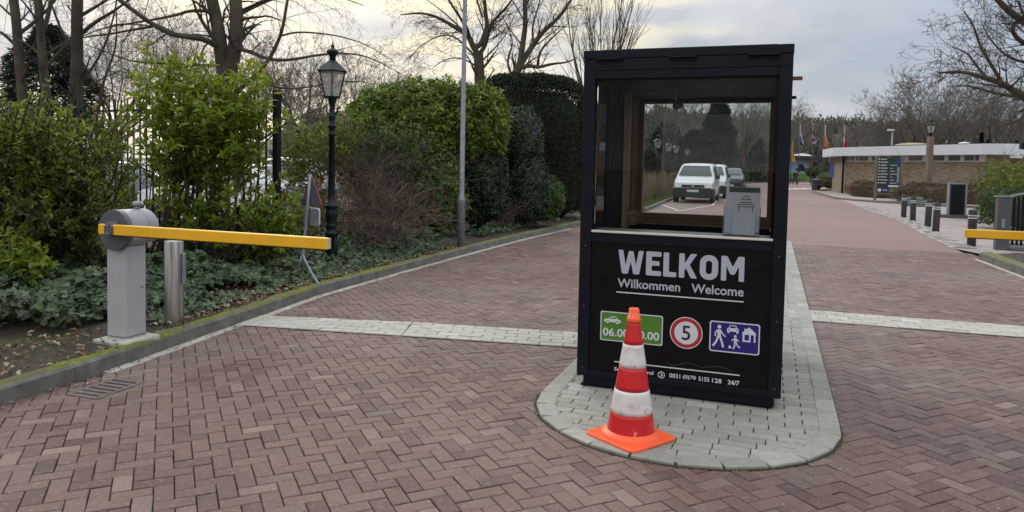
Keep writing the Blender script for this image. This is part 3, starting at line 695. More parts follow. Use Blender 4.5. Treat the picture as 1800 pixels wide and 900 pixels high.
gut = densify([p for p in KR if 3 < p[1] < 13.5], .4); go = offset(gut, 0.04)
X = [(a[0] + c[0]) / 2 for a, c in zip(go[:-1], go[1:])]; Y = [(a[1] + c[1]) / 2 for a, c in zip(go[:-1], go[1:])]
structure(frusta('gutter_stones', np.array(X), np.array(Y), np.array([math.dist(a, c) / 2 - .004 for a, c in zip(go[:-1], go[1:])]), np.full(len(X), .035), np.array([math.atan2(c[1] - a[1], c[0] - a[0]) for a, c in zip(go[:-1], go[1:])]), 'band_paver', 0.011, 1.0, h=.02))
# rough stone strip between road and footpath
ln = densify([p for p in KR if 13.3 < p[1] < 34], .13); X, Y, hx, hy, an = [], [], [], [], []
for r in range(4):
    of = offset(ln, -0.06 - r * .13)
    for a, c in zip(of[:-1], of[1:]):
        X.append((a[0] + c[0]) / 2 + nr.normal() * .006); Y.append((a[1] + c[1]) / 2 + nr.normal() * .006); hx.append(math.dist(a, c) / 2 * nr.uniform(.78, .95)); hy.append(.062 * nr.uniform(.8, .98)); an.append(math.atan2(c[1] - a[1], c[0] - a[0]) + nr.normal() * .06)
structure(frusta('cobble_strip', np.array(X), np.array(Y), np.array(hx), np.array(hy), np.array(an), 'cobble', 0.014, 2.5, tintf=lambda a, c, n: nr.random(n), h=.03, bev=.012))

# footpath right of the road
KRp = [p for p in KR if p[1] > 13.3]
sheet('footpath', [(x + .02, y) for x, y in KRp if y < 60] + [(60, 60), (60, 8), (9.2, 12.0)], -0.006, 'grey_paving')
b = MB()
fk = [(14.6, 30.5), (15.7, 33.4), (17.3, 39.2), (19.5, 45.2), (21.5, 51), (24.5, 56.0)]
hk = [tuple(float(c_) for c_ in gr(*p_)[:2]) for p_ in ((1715, 366), (1640, 362), (1579, 358.2), (1541, 356), (1500, 353), (1466, 349.5), (1447, 344), (1428, 338))]
kerb('kerb', hk, -1, 0.10, 0.15, 2.0, moss=False)
sheet('footpath_by_hall', [(x_ + .1, y_ + .1) for x_, y_ in hk] + [(40, 66), (40, 34.5)], 0.085, 'grey_paving', .1)
# bed on the right behind the mossy kerb
sheet('bed_right', [(x + .15, y) for x, y in KR if y < 13.5] + [(9.6, 13.5), (12.5, 12.6), (14, 2), (4.3, -3)], 0.11, 'soil', .1)

# planted bed on the left: a gently rising sheet of soil
def kl_x(y): return float(np.interp(y, [p[1] for p in KL], [p[0] for p in KL]))
def bed_z(x, y):
    d = kl_x(y) - x; return 0.10 + 0.05 * min(1, max(0, d - .1) / 2.0) + 0.012 * math.sin(x * 5.1 + y * 2.3) + 0.01 * math.sin(y * 7.7 - x * 3)
vs, fs = [], []; ys = np.concatenate([np.arange(1.2, 14, .16), np.arange(14, 24.1, .5)]); nx = 40
for j, y in enumerate(ys):
    for i in range(nx):
        d = (i / (nx - 1)) ** 1.4 * 7.0 + 0.10; x = kl_x(y) - d; vs.append((x, y, bed_z(x, y)))
for j in range(len(ys) - 1):
    for i in range(nx - 1): fs.append((j * nx + i, (j + 1) * nx + i, (j + 1) * nx + i + 1, j * nx + i + 1))
b = MB(); b.add(vs, fs, True); structure(b.build('planting_bed', 'soil'))
sheet('parking_lot', [(-40, 9.5), (-7.6, 12.5), (-6.4, 17), (-4.5, 26), (-14, 46), (-60, 46), (-60, 9.5)], 0.02, 'grey_paving')
# verge left of the far road
sheet('verge', [(kl_x(y) - .13, y) for y in (24, 30, 36, 45, 57, 68, 78, 84)] + [(10, 90), (-5, 50), (-4, 24)], 0.09, 'earth', .1)

# painted parking lines and crossing
def line(b, p, q, w=.10, z=0.012):
    p, q = np.array(p), np.array(q); d = (q - p) / np.linalg.norm(q - p); n = np.array([-d[1], d[0]]) * w / 2
    b.poly([(*(p - n), z), (*(q - n), z), (*(q + n), z), (*(p + n), z)])
b = MB(); line(b, (6.35, 30.6), (6.12, 26.5)); structure(b.build('parking_line', 'paint'))
b = MB(); line(b, (6.15, 26.45), (8.5, 30.8)); line(b, (8.55, 30.9), (17.0, 57.0)); structure(b.build('parking_line', 'paint'))
b = MB(); line(b, (4.75, 25.9), (6.05, 26.35)); structure(b.build('parking_line', 'paint'))
for q in range(4):
    b = MB(); c = gr(1376 + q * 14.5, 332.0 - q * .0); line(b, (c[0], c[1] - 1.4), (c[0] + .9, c[1] + 1.6), .55); structure(b.build('crossing_stripe', 'paint'))
b = MB(); line(b, gr(1415, 322.2)[:2], gr(1428, 323.0)[:2], 2.2); structure(b.build('crossing_stripe', 'paint'))

# drain grate at the kerb
X, Y = [], []
dg = empty('drain_grate', (-2.73, 4.86, -0.001), R(72)); tag(dg, 'slotted drain grate set in the bricks against the left kerb', 'drain')
b = MB(); b.box(-.20, .20, -.135, .135, -.012, .0085); b.build('frame', 'drain_iron', dg)
b = MB()
for i in range(6): b.box(-.165 + i * .06, -.145 + i * .06, -.105, .105, .0088, .0105)
b.build('slots', 'print_black', dg)

# ================================================================== THE BOOTH
booth = empty('welcome_booth', (BX, BY, 0), YAW)
tag(booth, 'dark navy welcome booth with large windows standing on the light paved island', 'booth')
W, Dp, H = 1.358, 1.80, 2.37
b = MB()                                   # frame
P = .082
for x0 in (0, W - P):
    for y0 in (0, Dp - P): b.box(x0, x0 + P, y0, y0 + P, .099, 2.235)
b.box(P, W - P, .004, P - .01, .099, .142); b.box(P, W - P, Dp - P, Dp - .004, .099, .142)
for x0 in (.004, W - P + .012): b.box(x0, x0 + P - .016, P, Dp - P, .099, .142)
b.box(P, W - P, .003, P, 1.05, 1.118)      # rail under the hatch
b.box(P, W - P, .003, P - .01, 2.178, 2.235); b.box(P, W - P, Dp - P + .01, Dp - .003, 2.178, 2.235)
for x0 in (.004, W - P + .012): b.box(x0, x0 + P - .016, P, Dp - P, 2.178, 2.235)
b.build('frame', 'navy', booth, .004)
b = MB(); b.box(.0, W, .0, Dp, 2.2355, 2.315); b.box(-.003, W + .003, -.004, Dp + .004, 2.317, 2.376); b.box(.1, W - .1, .1, Dp - .1, 2.377, 2.395)
b.build('roof', 'navy', booth, .004)
for u0, u1 in ((.085, .275), (.585, .765), (1.085, 1.28)):
    b = MB(); b.box(u0, u1, -.030, -.0045, 2.306, 2.316); b.box(u0, u1, -.0085, -.0005, 2.292, 2.3055); b.build('hinge', 'navy', booth, .002)
b = MB(); b.box(.04, W - .04, .035, Dp - .035, .03, .098); b.box(.02, W - .05, .05, Dp - .05, .012, .03); b.build('plinth', 'navy', booth, .003)
b = MB()                                   # lower cladding
for k in range(7): b.box(P + .001, W - P - .001, .014, .05, .1425 + k * .1297, .1425 + k * .1297 + .1282)
pn = b.build('front_panel', 'black_panel', booth)
b = MB()
b.box(.012, .05, P + .001, Dp - P - .001, .143, 1.16); b.box(W - .05, W - .012, P + .001, Dp - P - .001, .143, 1.16)
b.box(P + .001, W - P - .001, Dp - .05, Dp - .014, .143, 1.04)
b.build('cladding', 'navy', booth)
for x0 in (P - .006, W - P):       # rubber seals round the hatch
    b = MB(); b.box(x0, x0 + .006, .030, .044, 1.134, 2.177); b.build('seal', 'tyre', booth)
b = MB(); b.box(P, W - P, .030, .044, 2.170, 2.1775); b.build('seal', 'tyre', booth)
for zz in (.16, .6, 1.02):
    for xx in (.041, W - .041): b = MB(); b.tube([(xx, .0005, zz), (xx, -.0035, zz)], .0055, 10); b.build('screw', 'dark_grey', booth)
# inside
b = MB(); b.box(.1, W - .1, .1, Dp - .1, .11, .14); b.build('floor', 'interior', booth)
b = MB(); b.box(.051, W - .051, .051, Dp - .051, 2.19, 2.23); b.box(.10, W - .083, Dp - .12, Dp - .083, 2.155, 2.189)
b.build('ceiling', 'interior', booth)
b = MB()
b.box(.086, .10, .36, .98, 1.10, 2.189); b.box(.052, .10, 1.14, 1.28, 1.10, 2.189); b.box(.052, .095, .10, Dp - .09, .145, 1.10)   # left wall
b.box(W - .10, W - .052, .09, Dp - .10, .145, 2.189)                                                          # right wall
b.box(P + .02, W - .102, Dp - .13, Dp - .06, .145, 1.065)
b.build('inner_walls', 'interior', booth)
b = MB(); b.box(.085, .135, .99, 1.13, .2, 2.188); b.build('door_post', 'pine', booth, .004)
b = MB(); b.box(.06, .155, 1.30, 1.66, 1.075, 1.11); b.box(.06, .15, 1.30, 1.66, 1.112, 1.145); b.box(.06, .14, 1.30, 1.66, 1.147, 1.18); b.build('side_sill', 'pine', booth, .003)
b = MB()
v0 = 1.64
b.box(.10, 1.262, v0, v0 + .05, 1.07, 1.118); b.box(.10, 1.262, v0 + .01, v0 + .06, 1.12, 1.168)
b.box(.10, .150, v0 - .01, v0 + .05, 1.17, 2.16); b.box(1.222, 1.262, v0, v0 + .05, 1.17, 2.16); b.box(.151, 1.221, v0, v0 + .05, 2.148, 2.162)
b.box(.06, .115, 1.58, 1.638, 1.185, 2.188)
b.build('rear_window_frame', 'wood', booth, .003)
def pane(nm, x0, x1, y0, y1, z0, z1, m): b = MB(); b.box(x0, x1, y0, y1, z0, z1); return b.build(nm, m, booth)
pane('rear_window', .151, 1.221, v0 + .022, v0 + .027, 1.169, 2.147, 'glass_dirty')
pane('side_window', .087, .092, P + .002, .358, 1.101, 2.177, 'glass_dirty')
pane('side_window', .072, .077, 1.29, 1.575, 1.181, 2.177, 'glass_dirty')
b = MB(); b.box(P + .001, W - P - .001, .045, .30, 1.119, 1.129); b.box(P + .001, W - P - .001, -.012, .0445, 1.119, 1.133); b.build('counter', 'sill', booth, .003)
fw = pane('front_window', P + .001, W - P - .001, .048, .053, 1.134, 2.177, 'glass')
b = MB(); b.lathe([(.0, 0), (.03, 0), (.03, .05), (.0, .05)], 16, (0, 0, 0), X=Matrix.Translation((.52, .9, 2.06)) @ Euler((R(70), 0, R(50))).to_matrix().to_4x4())
b.box(.512, .528, .892, .908, 2.07, 2.19); b.build('ceiling_camera', 'galv', booth)
b = MB(); b.box(W + .011, W + .075, .55, .62, 2.215, 2.235); b.box(W, W + .012, .56, .61, 2.20, 2.25); b.build('side_bracket', 'wood', booth)
b = MB(); b.box(W + .003, W + .042, .66, .70, 2.09, 2.11); b.box(W, W + .01, .66, .70, 2.06, 2.12); b.build('side_bracket', 'navy', booth)
# printed writing on the front panel
yL = .0125
def rect(x0, x1, z0, z1): return [(x0, z0), (x1, z0), (x1, z1), (x0, z1)]
def rrect(x0, x1, z0, z1, r, n=5):
    P_ = []
    for cx, cz, a0 in ((x1 - r, z0 + r, -90), (x1 - r, z1 - r, 0), (x0 + r, z1 - r, 90), (x0 + r, z0 + r, 180)):
        for i in range(n + 1): a = R(a0 + 90 * i / n); P_.append((cx + r * math.cos(a), cz + r * math.sin(a)))
    return P_
def disc(cx, cz, r, n=36): return [(cx + r * math.cos(2 * math.pi * i / n), cz + r * math.sin(2 * math.pi * i / n)) for i in range(n)]
def roundc(P, r=.045):
    out = []; n = len(P)
    for i in range(n):
        a, b_, c = np.array(P[i - 1]), np.array(P[i]), np.array(P[(i + 1) % n])
        d1 = (a - b_); d2 = (c - b_); l1, l2 = np.linalg.norm(d1), np.linalg.norm(d2); q = min(r, l1 * .4, l2 * .4); p1 = b_ + d1 / l1 * q; p2 = b_ + d2 / l2 * q
        out += [tuple(p1), tuple(p1 * .25 + b_ * .5 + p2 * .25), tuple(p2)]
    return out
GL = {'W': ([(0, 1), (.20, 1), (.31, .38), (.43, .97), (.62, .97), (.73, .38), (.84, 1), (1.04, 1), (.87, 0), (.63, 0), (.525, .52), (.41, 0), (.17, 0)], .273, .449),
      'E': ([(0, 1), (.6, 1), (.6, .80), (.225, .80), (.225, .61), (.53, .61), (.53, .42), (.225, .42), (.225, .2), (.6, .2), (.6, 0), (0, 0)], .466, .569),
      'L': ([(0, 1), (.225, 1), (.225, .2), (.52, .2), (.52, 0), (0, 0)], .583, .670),
      'K': ([(0, 1), (.225, 1), (.225, .60), (.47, 1), (.72, 1), (.43, .55), (.74, 0), (.48, 0), (.29, .40), (.225, .32), (.225, 0), (0, 0)], .687, .808),
      'M': ([(0, 1), (.25, 1), (.475, .57), (.70, 1), (.95, 1), (.95, 0), (.73, 0), (.73, .60), (.56, .26), (.39, .26), (.22, .60), (.22, 0), (0, 0)], .960, 1.106)}
for ch, (P_, ua, ub) in GL.items():
    wx = max(q[0] for q in P_); b = MB(); b.add([(ua + q[0] / wx * (ub - ua), yL, .841 + q[1] * .164) for q in roundc(P_)], [list(range(len(P_) * 3))], False); b.build('letter', 'lettering', pn)
oo = rrect(.823, .941, .839, 1.004, .056, 8); oi = rrect(.862, .902, .877, .966, .019, 8); b = MB(); n_ = len(oo)
b.add([(x, yL, z) for x, z in oo] + [(x, yL, z) for x, z in oi], [(i, (i + 1) % n_, n_ + (i + 1) % n_, n_ + i) for i in range(n_)], False); b.build('letter', 'lettering', pn)
text_obj('Wilkommen', .273, .699, .744, .806, yL, 'lettering', pn, bold=.018)
text_obj('Welcome', .772, 1.107, .744, .806, yL, 'lettering', pn, bold=.018)
def flat(nm, polys, m, parent, y): 
    b = MB()
    for p in polys: b.add([(x, y, z) for x, z in p], [list(range(len(p)))], False)
    return b.build(nm, m, parent)
def stroke(pts, w):
    out = []
    for (x0, z0), (x1, z1) in zip(pts[:-1], pts[1:]):
        L = math.hypot(x1 - x0, z1 - z0); nx_, nz_ = -(z1 - z0) / L * w / 2, (x1 - x0) / L * w / 2
        out.append([(x0 - nx_, z0 - nz_), (x1 - nx_, z1 - nz_), (x1 + nx_, z1 + nz_), (x0 + nx_, z0 + nz_)])
    return out
flat('printed_line', [rect(.267, 1.109, .706, .714)], 'white_print', pn, yL)
flat('printed_line', [rect(.265, 1.10, .218, .2255)], 'white_print', pn, yL)
text_obj('Security Control', .266, .538, .150, .184, yL, 'white_print', pn, bold=.022)
for tx_, ua, ub in (('0031', .645, .718), ('(0)70', .735, .820), ('5155', .838, .908), ('128', .926, .987)): text_obj(tx_, ua, ub, .151 if '(' in tx_ else .154, .184, yL, 'white_print', pn, bold=.016)
text_obj('24/7', 1.026, 1.10, .153, .184, yL, 'white_print', pn, bold=.022)
flat('phone_symbol', [disc(.591, .165, .024)], 'white_print', pn, yL)
flat('phone_symbol', [disc(.591, .165, .019)], 'print_black', pn, yL - .0006)
flat('phone_symbol', [[(.586, .151), (.594, .153), (.601, .165), (.594, .177), (.586, .179), (.585, .174), (.592, .169), (.592, .161), (.585, .156)]], 'white_print', pn, yL - .0012)
# faint scratches left on the panel
for seq in (([(.62, .262), (.66, .238), (.70, .246), (.75, .268), (.80, .266), (.85, .246)]), ([(.85, .245), (.90, .256), (.95, .266), (1.0, .262), (1.05, .240)])):
    flat('scratch', stroke(seq, .0022), 'dark_grey', pn, yL + .0006)
# green opening hours sign
gs = flat('opening_hours_sign', [rrect(.161, .592, .365, .570, .012)], 'white_print', pn, .010)
gf = flat('sign_face', [rrect(.168, .585, .372, .563, .010)], 'sign_green', gs, .0093)
text_obj('06.00-20.00', .180, .570, .398, .455, .0085, 'white_print', gs, bold=.02)
cx, cz = .245, .508
flat('car_symbol', [[(cx - .06, cz - .012), (cx - .055, cz + .008), (cx - .028, cz + .012), (cx - .008, cz + .030), (cx + .022, cz + .030), (cx + .042, cz + .010), (cx + .06, cz + .004), (cx + .062, cz - .012)]], 'white_print', gs, .0086)
flat('car_symbol', [disc(cx - .033, cz - .013, .0125, 18), disc(cx + .036, cz - .013, .0125, 18), [(cx - .02, cz + .012), (cx - .006, cz + .025), (cx + .004, cz + .025), (cx + .004, cz + .012)], [(cx + .008, cz + .012), (cx + .008, cz + .025), (cx + .02, cz + .025), (cx + .032, cz + .012)]], 'sign_green', gs, .0080)
for q_ in (-.033, .036): flat('wheel_symbol', [disc(cx + q_, cz - .013, .009, 18)], 'white_print', gs, .0074)
# speed limit 5
fs_ = flat('speed_limit_sign', [disc(.748, .470, .108)], 'white_print', pn, .010)
flat('sign_ring', [disc(.748, .470, .102)], 'sign_red', fs_, .0093)
flat('sign_face', [disc(.748, .470, .078)], 'white_print', fs_, .0086)
text_obj('5', .720, .776, .420, .520, .0078, 'print_black', fs_, bold=.01)
# blue home zone sign
bs = flat('home_zone_sign', [rrect(.900, 1.217, .366, .570, .016)], 'white_print', pn, .010)
flat('sign_face', [rrect(.908, 1.209, .374, .562, .012)], 'sign_blue', bs, .0093)
y = .0086
flat('walker_symbol', [disc(.962, .533, .0125, 18)] + [[(.948, .515), (.972, .515), (.974, .470), (.952, .470)]], 'white_print', bs, y)
flat('walker_symbol', stroke([(.968, .512), (.986, .485), (1.003, .470)], .009), 'white_print', bs, y - .0005)
flat('walker_symbol', stroke([(.952, .512), (.936, .490), (.938, .468)], .009), 'white_print', bs, y - .001)
flat('walker_symbol', stroke([(.958, .474), (.945, .435), (.924, .402)], .013), 'white_print', bs, y - .0015)
flat('walker_symbol', stroke([(.966, .474), (.980, .435), (.990, .398)], .013), 'white_print', bs, y - .002)
flat('ball_symbol', [disc(1.032, .404, .0095, 16)], 'white_print', bs, y)
flat('child_symbol', [disc(1.064, .478, .009, 16), [(1.056, .466), (1.074, .466), (1.074, .434), (1.058, .434)]], 'white_print', bs, y)
flat('child_symbol', stroke([(1.072, .462), (1.086, .446)], .007) , 'white_print', bs, y - .0005)
flat('child_symbol', stroke([(1.058, .462), (1.042, .448)], .007), 'white_print', bs, y - .001)
flat('child_symbol', stroke([(1.062, .438), (1.062, .416), (1.054, .394)], .009), 'white_print', bs, y - .0015)
flat('child_symbol', stroke([(1.070, .438), (1.080, .418), (1.096, .406)], .009), 'white_print', bs, y - .002)
flat('car_symbol', [[(1.010, .508), (1.012, .528), (1.022, .533), (1.028, .550), (1.066, .550), (1.074, .533), (1.084, .528), (1.086, .508)], rect(1.014, 1.026, .496, .508), rect(1.070, 1.082, .496, .508)], 'white_print', bs, y)
flat('car_symbol', [[(1.027, .532), (1.032, .545), (1.062, .545), (1.068, .532)], rect(1.018, 1.028, .518, .524), rect(1.068, 1.078, .518, .524)], 'sign_blue', bs, y - .0006)
flat('house_symbol', [[(1.108, .508), (1.120, .522), (1.120, .536), (1.130, .536), (1.130, .530), (1.150, .546), (1.192, .508), (1.192, .496), (1.108, .496)], rect(1.110, 1.122, .448, .496), rect(1.122, 1.150, .448, .458), rect(1.150, 1.160, .448, .496), rect(1.180, 1.190, .448, .496)], 'white_print', bs, y)

# leaflet holder on the counter
lh = empty('leaflet_holder', tuple(O_ + E_ * 1.07 + N_ * .14 + np.array([0, 0, 1.131])), YAW + R(-4)); lh.scale = (1.12, 1, 1)
tag(lh, 'clear leaflet holder with white park maps on the booth counter', 'leaflet holder')
tl = Euler((R(-13), 0, 0)).to_matrix().to_4x4()
b = MB()
b.box(-.105, .105, -.006, -.003, 0, .19, tl); b.box(-.105, .105, .034, .037, 0, .33, tl); b.box(-.105, -.102, -.003, .034, 0, .20, tl); b.box(.102, .105, -.003, .034, 0, .20, tl); b.box(-.102, .102, -.003, .034, 0, .004, tl)
b.box(-.09, .09, -.03, -.027, 0, .10, tl); b.box(-.09, .09, -.027, -.006, 0, .004, tl)
b.build('stand', 'acrylic', lh)
b = MB(); b.box(-.082, .098, .006, .010, .03, .335, tl); lf = b.build('leaflet', 'paper', lh)
b = MB(); b.box(-.098, .080, .014, .018, .02, .325, tl); b.build('leaflet', 'paper', lh)
b = MB(); b.box(-.05, .08, -.022, -.019, .005, .16, tl); b.build('leaflet', 'paper', lh)
b = MB(); b.box(-.081, .097, .0052, .0056, .298, .333, tl); b.build('leaflet_heading', 'leaflet_top', lf)
b = MB()
def ink(pts, w=.0055):
    for q in stroke(pts, w):
        b.add([tuple(tl @ Vector((x, .0050, z))) for x, z in q], [(0, 1, 2, 3)], False)
ink([(-.02, .16), (-.02, .20)]); ink([(.06, .16), (.06, .20)]); ink([(-.02, .162), (.06, .162)]); ink([(-.03, .20), (.07, .20)]); ink([(-.03, .215), (.07, .215)]); ink([(-.015, .23), (.055, .23)]); ink([(-.01, .25), (.05, .25)]); ink([(0, .26), (.02, .275), (.04, .26)])
ink([(-.03, .06), (.06, .14)], .006); ink([(.08, .06), (-.01, .14)], .006); ink([(-.06, .10), (-.04, .115), (-.02, .10), (0, .11)]); ink([(.03, .105), (.06, .112), (.085, .105)]); ink([(-.05, .06), (-.05, .095), (-.03, .095), (-.03, .06)])
b.build('leaflet_drawing', 'ink', lf)

# ================================================================== TRAFFIC CONE
cone = empty('traffic_cone', (.715, 4.13, .016), R(38)); tag(cone, 'worn red and white striped traffic cone with orange base before the booth', 'traffic cone')
b = MB(); b.prism([(x, z) for x, z in rrect(-.19, .19, -.19, .19, .04, 6)], 0, .018); b.build('base', 'orange', cone, .006)
b = MB(); b.lathe([(.172, .018), (.168, .034), (.160, .040), (.150, .041), (.143, .050), (.137, .052)], 40, cap=False); b.build('base_ring', 'orange', cone)
def rc(z): return .138 + (.0355 - .138) * (z - .04) / (.677 - .04)
for z0, z1, m in ((.04, .156, 'cone_red'), (.157, .288, 'cone_white'), (.289, .417, 'cone_red'), (.418, .548, 'cone_white'), (.549, .676, 'cone_red')):
    b = MB(); o = .0016 if m == 'cone_white' else 0.0; n = 6
    b.lathe([(rc(z0) + o - .0015, z0)] + [(rc(z0 + (z1 - z0) * i / n) + o, z0 + (z1 - z0) * i / n) for i in range(n + 1)] + [(rc(z1) + o - .0015, z1)], 48, cap=False)
    b.build('stripe', m, cone)
b = MB(); b.lathe([(.040, .672), (.0405, .690), (.036, .705), (.031, .707), (.0295, .745), (.026, .752), (.018, .752), (.017, .70)], 32, cap=True); b.build('tip', 'orange', cone)

# ================================================================== BARRIERS
def barrier(name, label, origin, blen, flip=False):
    t = empty(name, origin, YAW + (math.pi if flip else 0)); tag(t, label, 'barrier gate', 'barrier gates with yellow booms')
    m_ = Matrix(((1, 0, 0, 0), (0, 0, 1, 0), (0, 1, 0, 0), (0, 0, 0, 1)))
    b = MB(); b.box(-.168, .168, -.176, .176, -.14, .0); b.build('base', 'concrete', t, .014, 2)
    b = MB(); b.prism([(x - .026, y + .02) for x, y in rrect(-.104, .104, -.105, .105, .03)], .001, .745); cab = b.build('cabinet', 'grey_cab', t)
    b = MB(); b.box(.0783, .0795, -.05, .095, .10, .62); b.build('door', 'grey_cab', cab, .0005); b = MB(); b.tube([(.079, .07, .40), (.086, .07, .40)], .011, 12); b.build('door_lock', 'steel', cab)
    for z_ in (.012, .73): b = MB(); b.prism([(x - .026, y + .02) for x, y in rrect(-.106, .106, -.107, .107, .031)], z_, z_ + .006); b.build('seam_strip', 'dark_grey', cab)
    cz_ = .86
    P_ = [(.11, .747), (.155, .79)] + [(.158 * math.cos(math.pi * i / 24), cz_ + .158 * math.sin(math.pi * i / 24)) for i in range(25)] + [(-.155, .79), (-.11, .747)]
    b = MB(); b.prism(P_, -.085, .075, X=m_); b.build('head', 'grey_head', t, .008, 3)
    b = MB(); b.prism([(x * .985, cz_ + (z - cz_) * .985) for x, z in P_], .0755, .19, X=m_); b.build('head_cover', 'grey_head', t, .03, 4)
    b = MB(); b.prism([(.160 * math.cos(2 * math.pi * i / 56), cz_ + .160 * math.sin(2 * math.pi * i / 56)) for i in range(56)], -.125, -.0855, X=m_)
    b.build('side_disc', 'dark_grey', t, .005)
    zc = .873
    b = MB(); b.box(-.06, blen, -.21, -.165, zc - .0395, zc + .0395); bo = b.build('boom', 'yellow', t, .007)
    b = MB(); b.box(blen, blen + .012, -.208, -.167, zc - .037, zc + .037); b.build('end_cap', 'yellow_cap', bo, .004)
    b = MB(); b.box(-.04, blen - .02, -.20, -.175, zc - .047, zc - .040); b.build('rubber_strip', 'tyre', bo)
    b = MB(); b.prism([(.055 + .044 * math.cos(2 * math.pi * i / 8 + .39), zc + .064 * math.sin(2 * math.pi * i / 8 + .39)) for i in range(8)], -.226, -.150, X=m_)
    b.build('boom_clamp', 'dark_grey', t, .008)
    for z_ in (-.03, .03): b = MB(); b.tube([(.055, -.2265, zc + z_), (.055, -.232, zc + z_)], .008, 8); b.build('bolt', 'steel', t)
    b = MB(); b.tube([(.0, .10, 1.01), (.0, .10, 1.04)], .018, 10); b.lathe([(0, 0), (.030, .0), (.038, .015), (.030, .035), (0, .04)], 16, (.0, .10, 1.04), cap=False); b.build('sensor', 'galv', t)
    return t
barrier('barrier_gate', 'grey barrier gate at the left kerb with lowered yellow boom', (-3.049, 5.727, .145), 1.99)
tipR = np.array([4.26, 6.80]); bl2 = 2.95; orgR = tipR + E_[:2] * (bl2 + .012) - N_[:2] * .19
barrier('barrier_gate', 'barrier gate on the right whose yellow boom tip shows at the frame edge', (float(orgR[0]), float(orgR[1]), .145), bl2, True)

# steel post beside the barrier
sp_ = empty('steel_post', (-2.98, 6.38, .10)); tag(sp_, 'round brushed steel post beside the left barrier gate', 'post')
b = MB(); b.lathe([(.079, 0), (.079, .74), (.076, .746), (.0, .75)], 32, cap=False); b.build('tube', 'steel', sp_)
b = MB(); b.box(.080, .095, -.03, .03, .36, .64); b.build('reader_box', 'galv', sp_, .004)

# ================================================================== STREET LANTERN
def lantern(name, label, loc, group=None, scale=1.0, detail=True):
    t = empty(name, loc, R(12)); t.scale = (scale,) * 3; tag(t, label, 'street lamp', group)
    b = MB()
    b.lathe([(.125, 0), (.125, .03), (.10, .05), (.083, .07), (.083, .47), (.100, .485), (.104, .51), (.092, .53), (.080, .55), (.078, .60), (.086, .615), (.086, .635), (.078, .65),
             (.078, .70), (.095, .76), (.098, .82), (.090, .86), (.080, .885), (.100, .90), (.103, .93), (.098, .95), (.062, .96), (.056, 1.1), (.042, 2.0), (.060, 2.01), (.064, 2.03), (.050, 2.05),
             (.046, 2.12), (.062, 2.13), (.068, 2.15), (.060, 2.17), (.046, 2.19), (.046, 2.26), (.056, 2.28), (.056, 2.31), (.044, 2.33), (.038, 2.46), (.058, 2.52), (.07, 2.565), (.07, 2.58)], 16)
    if detail:
        for i in range(8):
            a = 2 * math.pi * i / 8; b.tube([(.083 * math.cos(a), .083 * math.sin(a), .08), (.083 * math.cos(a), .083 * math.sin(a), .46)], .012, 6)
    b.build('post', 'lamp_green', t)
    if detail:
        for s in (-1, 1):
            b = MB(); b.tube([(0, 0, 2.31), (s * .05, 0, 2.34), (s * .085, 0, 2.38), (s * .075, 0, 2.42), (s * .10, 0, 2.46), (s * .125, 0, 2.44), (s * .115, 0, 2.41)], [.014, .014, .013, .012, .011, .01, .006], 6); b.build('scroll', 'lamp_green', t)
    z0, z1, r0, r1 = 2.60, 2.975, .125, .213
    b = MB()
    hexa = [(math.cos(R(60 * i + 30)), math.sin(R(60 * i + 30))) for i in range(6)]
    for x, y_ in hexa: b.tube([(x * r0, y_ * r0, z0), (x * r1, y_ * r1, z1)], .010, 4, False)
    b.prism([(x * (r0 + .012), y_ * (r0 + .012)) for x, y_ in hexa], z0 - .02, z0 + .004)
    for (xa, ya), (xb, yb) in zip(hexa, hexa[1:] + hexa[:1]): b.tube([(xa * r1, ya * r1, z1), (xb * r1, yb * r1, z1)], .011, 4, False)
    b.build('lantern_frame', 'lamp_green', t)
    b = MB(); b.add([(x * (r0 - .004), y_ * (r0 - .004), z0 + .006) for x, y_ in hexa] + [(x * (r1 - .004), y_ * (r1 - .004), z1 - .004) for x, y_ in hexa], [(i, (i + 1) % 6, 6 + (i + 1) % 6, 6 + i) for i in range(6)], False)
    b.build('panes', 'lantern_glass', t)
    b = MB(); b.tube([(0, 0, z0 + .005), (0, 0, z0 + .12)], .03, 12); b.tube([(0, 0, z0 + .12), (0, 0, z0 + .2)], .022, 12); b.build('bulb', 'sill', t)
    b = MB(); b.lathe([(r1 + .03, 2.968), (r1 + .034, 2.985), (.16, 3.06), (.075, 3.135), (.055, 3.15)], 6, sm=False, X=Euler((0, 0, R(30))).to_matrix().to_4x4(), cap=True)
    b.lathe([(.05, 3.15), (.046, 3.20), (.052, 3.215), (.085, 3.26), (.092, 3.285), (.07, 3.31), (.03, 3.33), (.022, 3.345), (.03, 3.362), (.018, 3.38), (.008, 3.41), (.004, 3.45)], 16)
    b.build('lamp_cap', 'lamp_green', t)
    return t
lantern('street_lantern', 'dark green cast iron lantern post in the ivy by the left kerb', (-2.51, 10.06, .11), detail=True, scale=.905)

# grey lighting column
t = empty('lighting_column', (-0.88, 12.66, .10)); tag(t, 'slim grey steel lighting column in front of the big laurel hedge', 'lamp post')
b = MB(); b.lathe([(.062, 0), (.062, .79), (.065, .80), (.065, .86), (.043, .90), (.038, 4), (.033, 6.8)], 20); b.build('pole', 'galv', t)
b = MB(); b.tube([(0, 0, 6.75), (0, 0, 6.95), (.1, .0, 7.05)], .03, 8); b.box(.05, .55, -.09, .09, 7.02, 7.12); b.build('lamp_head', 'galv', t, .01)

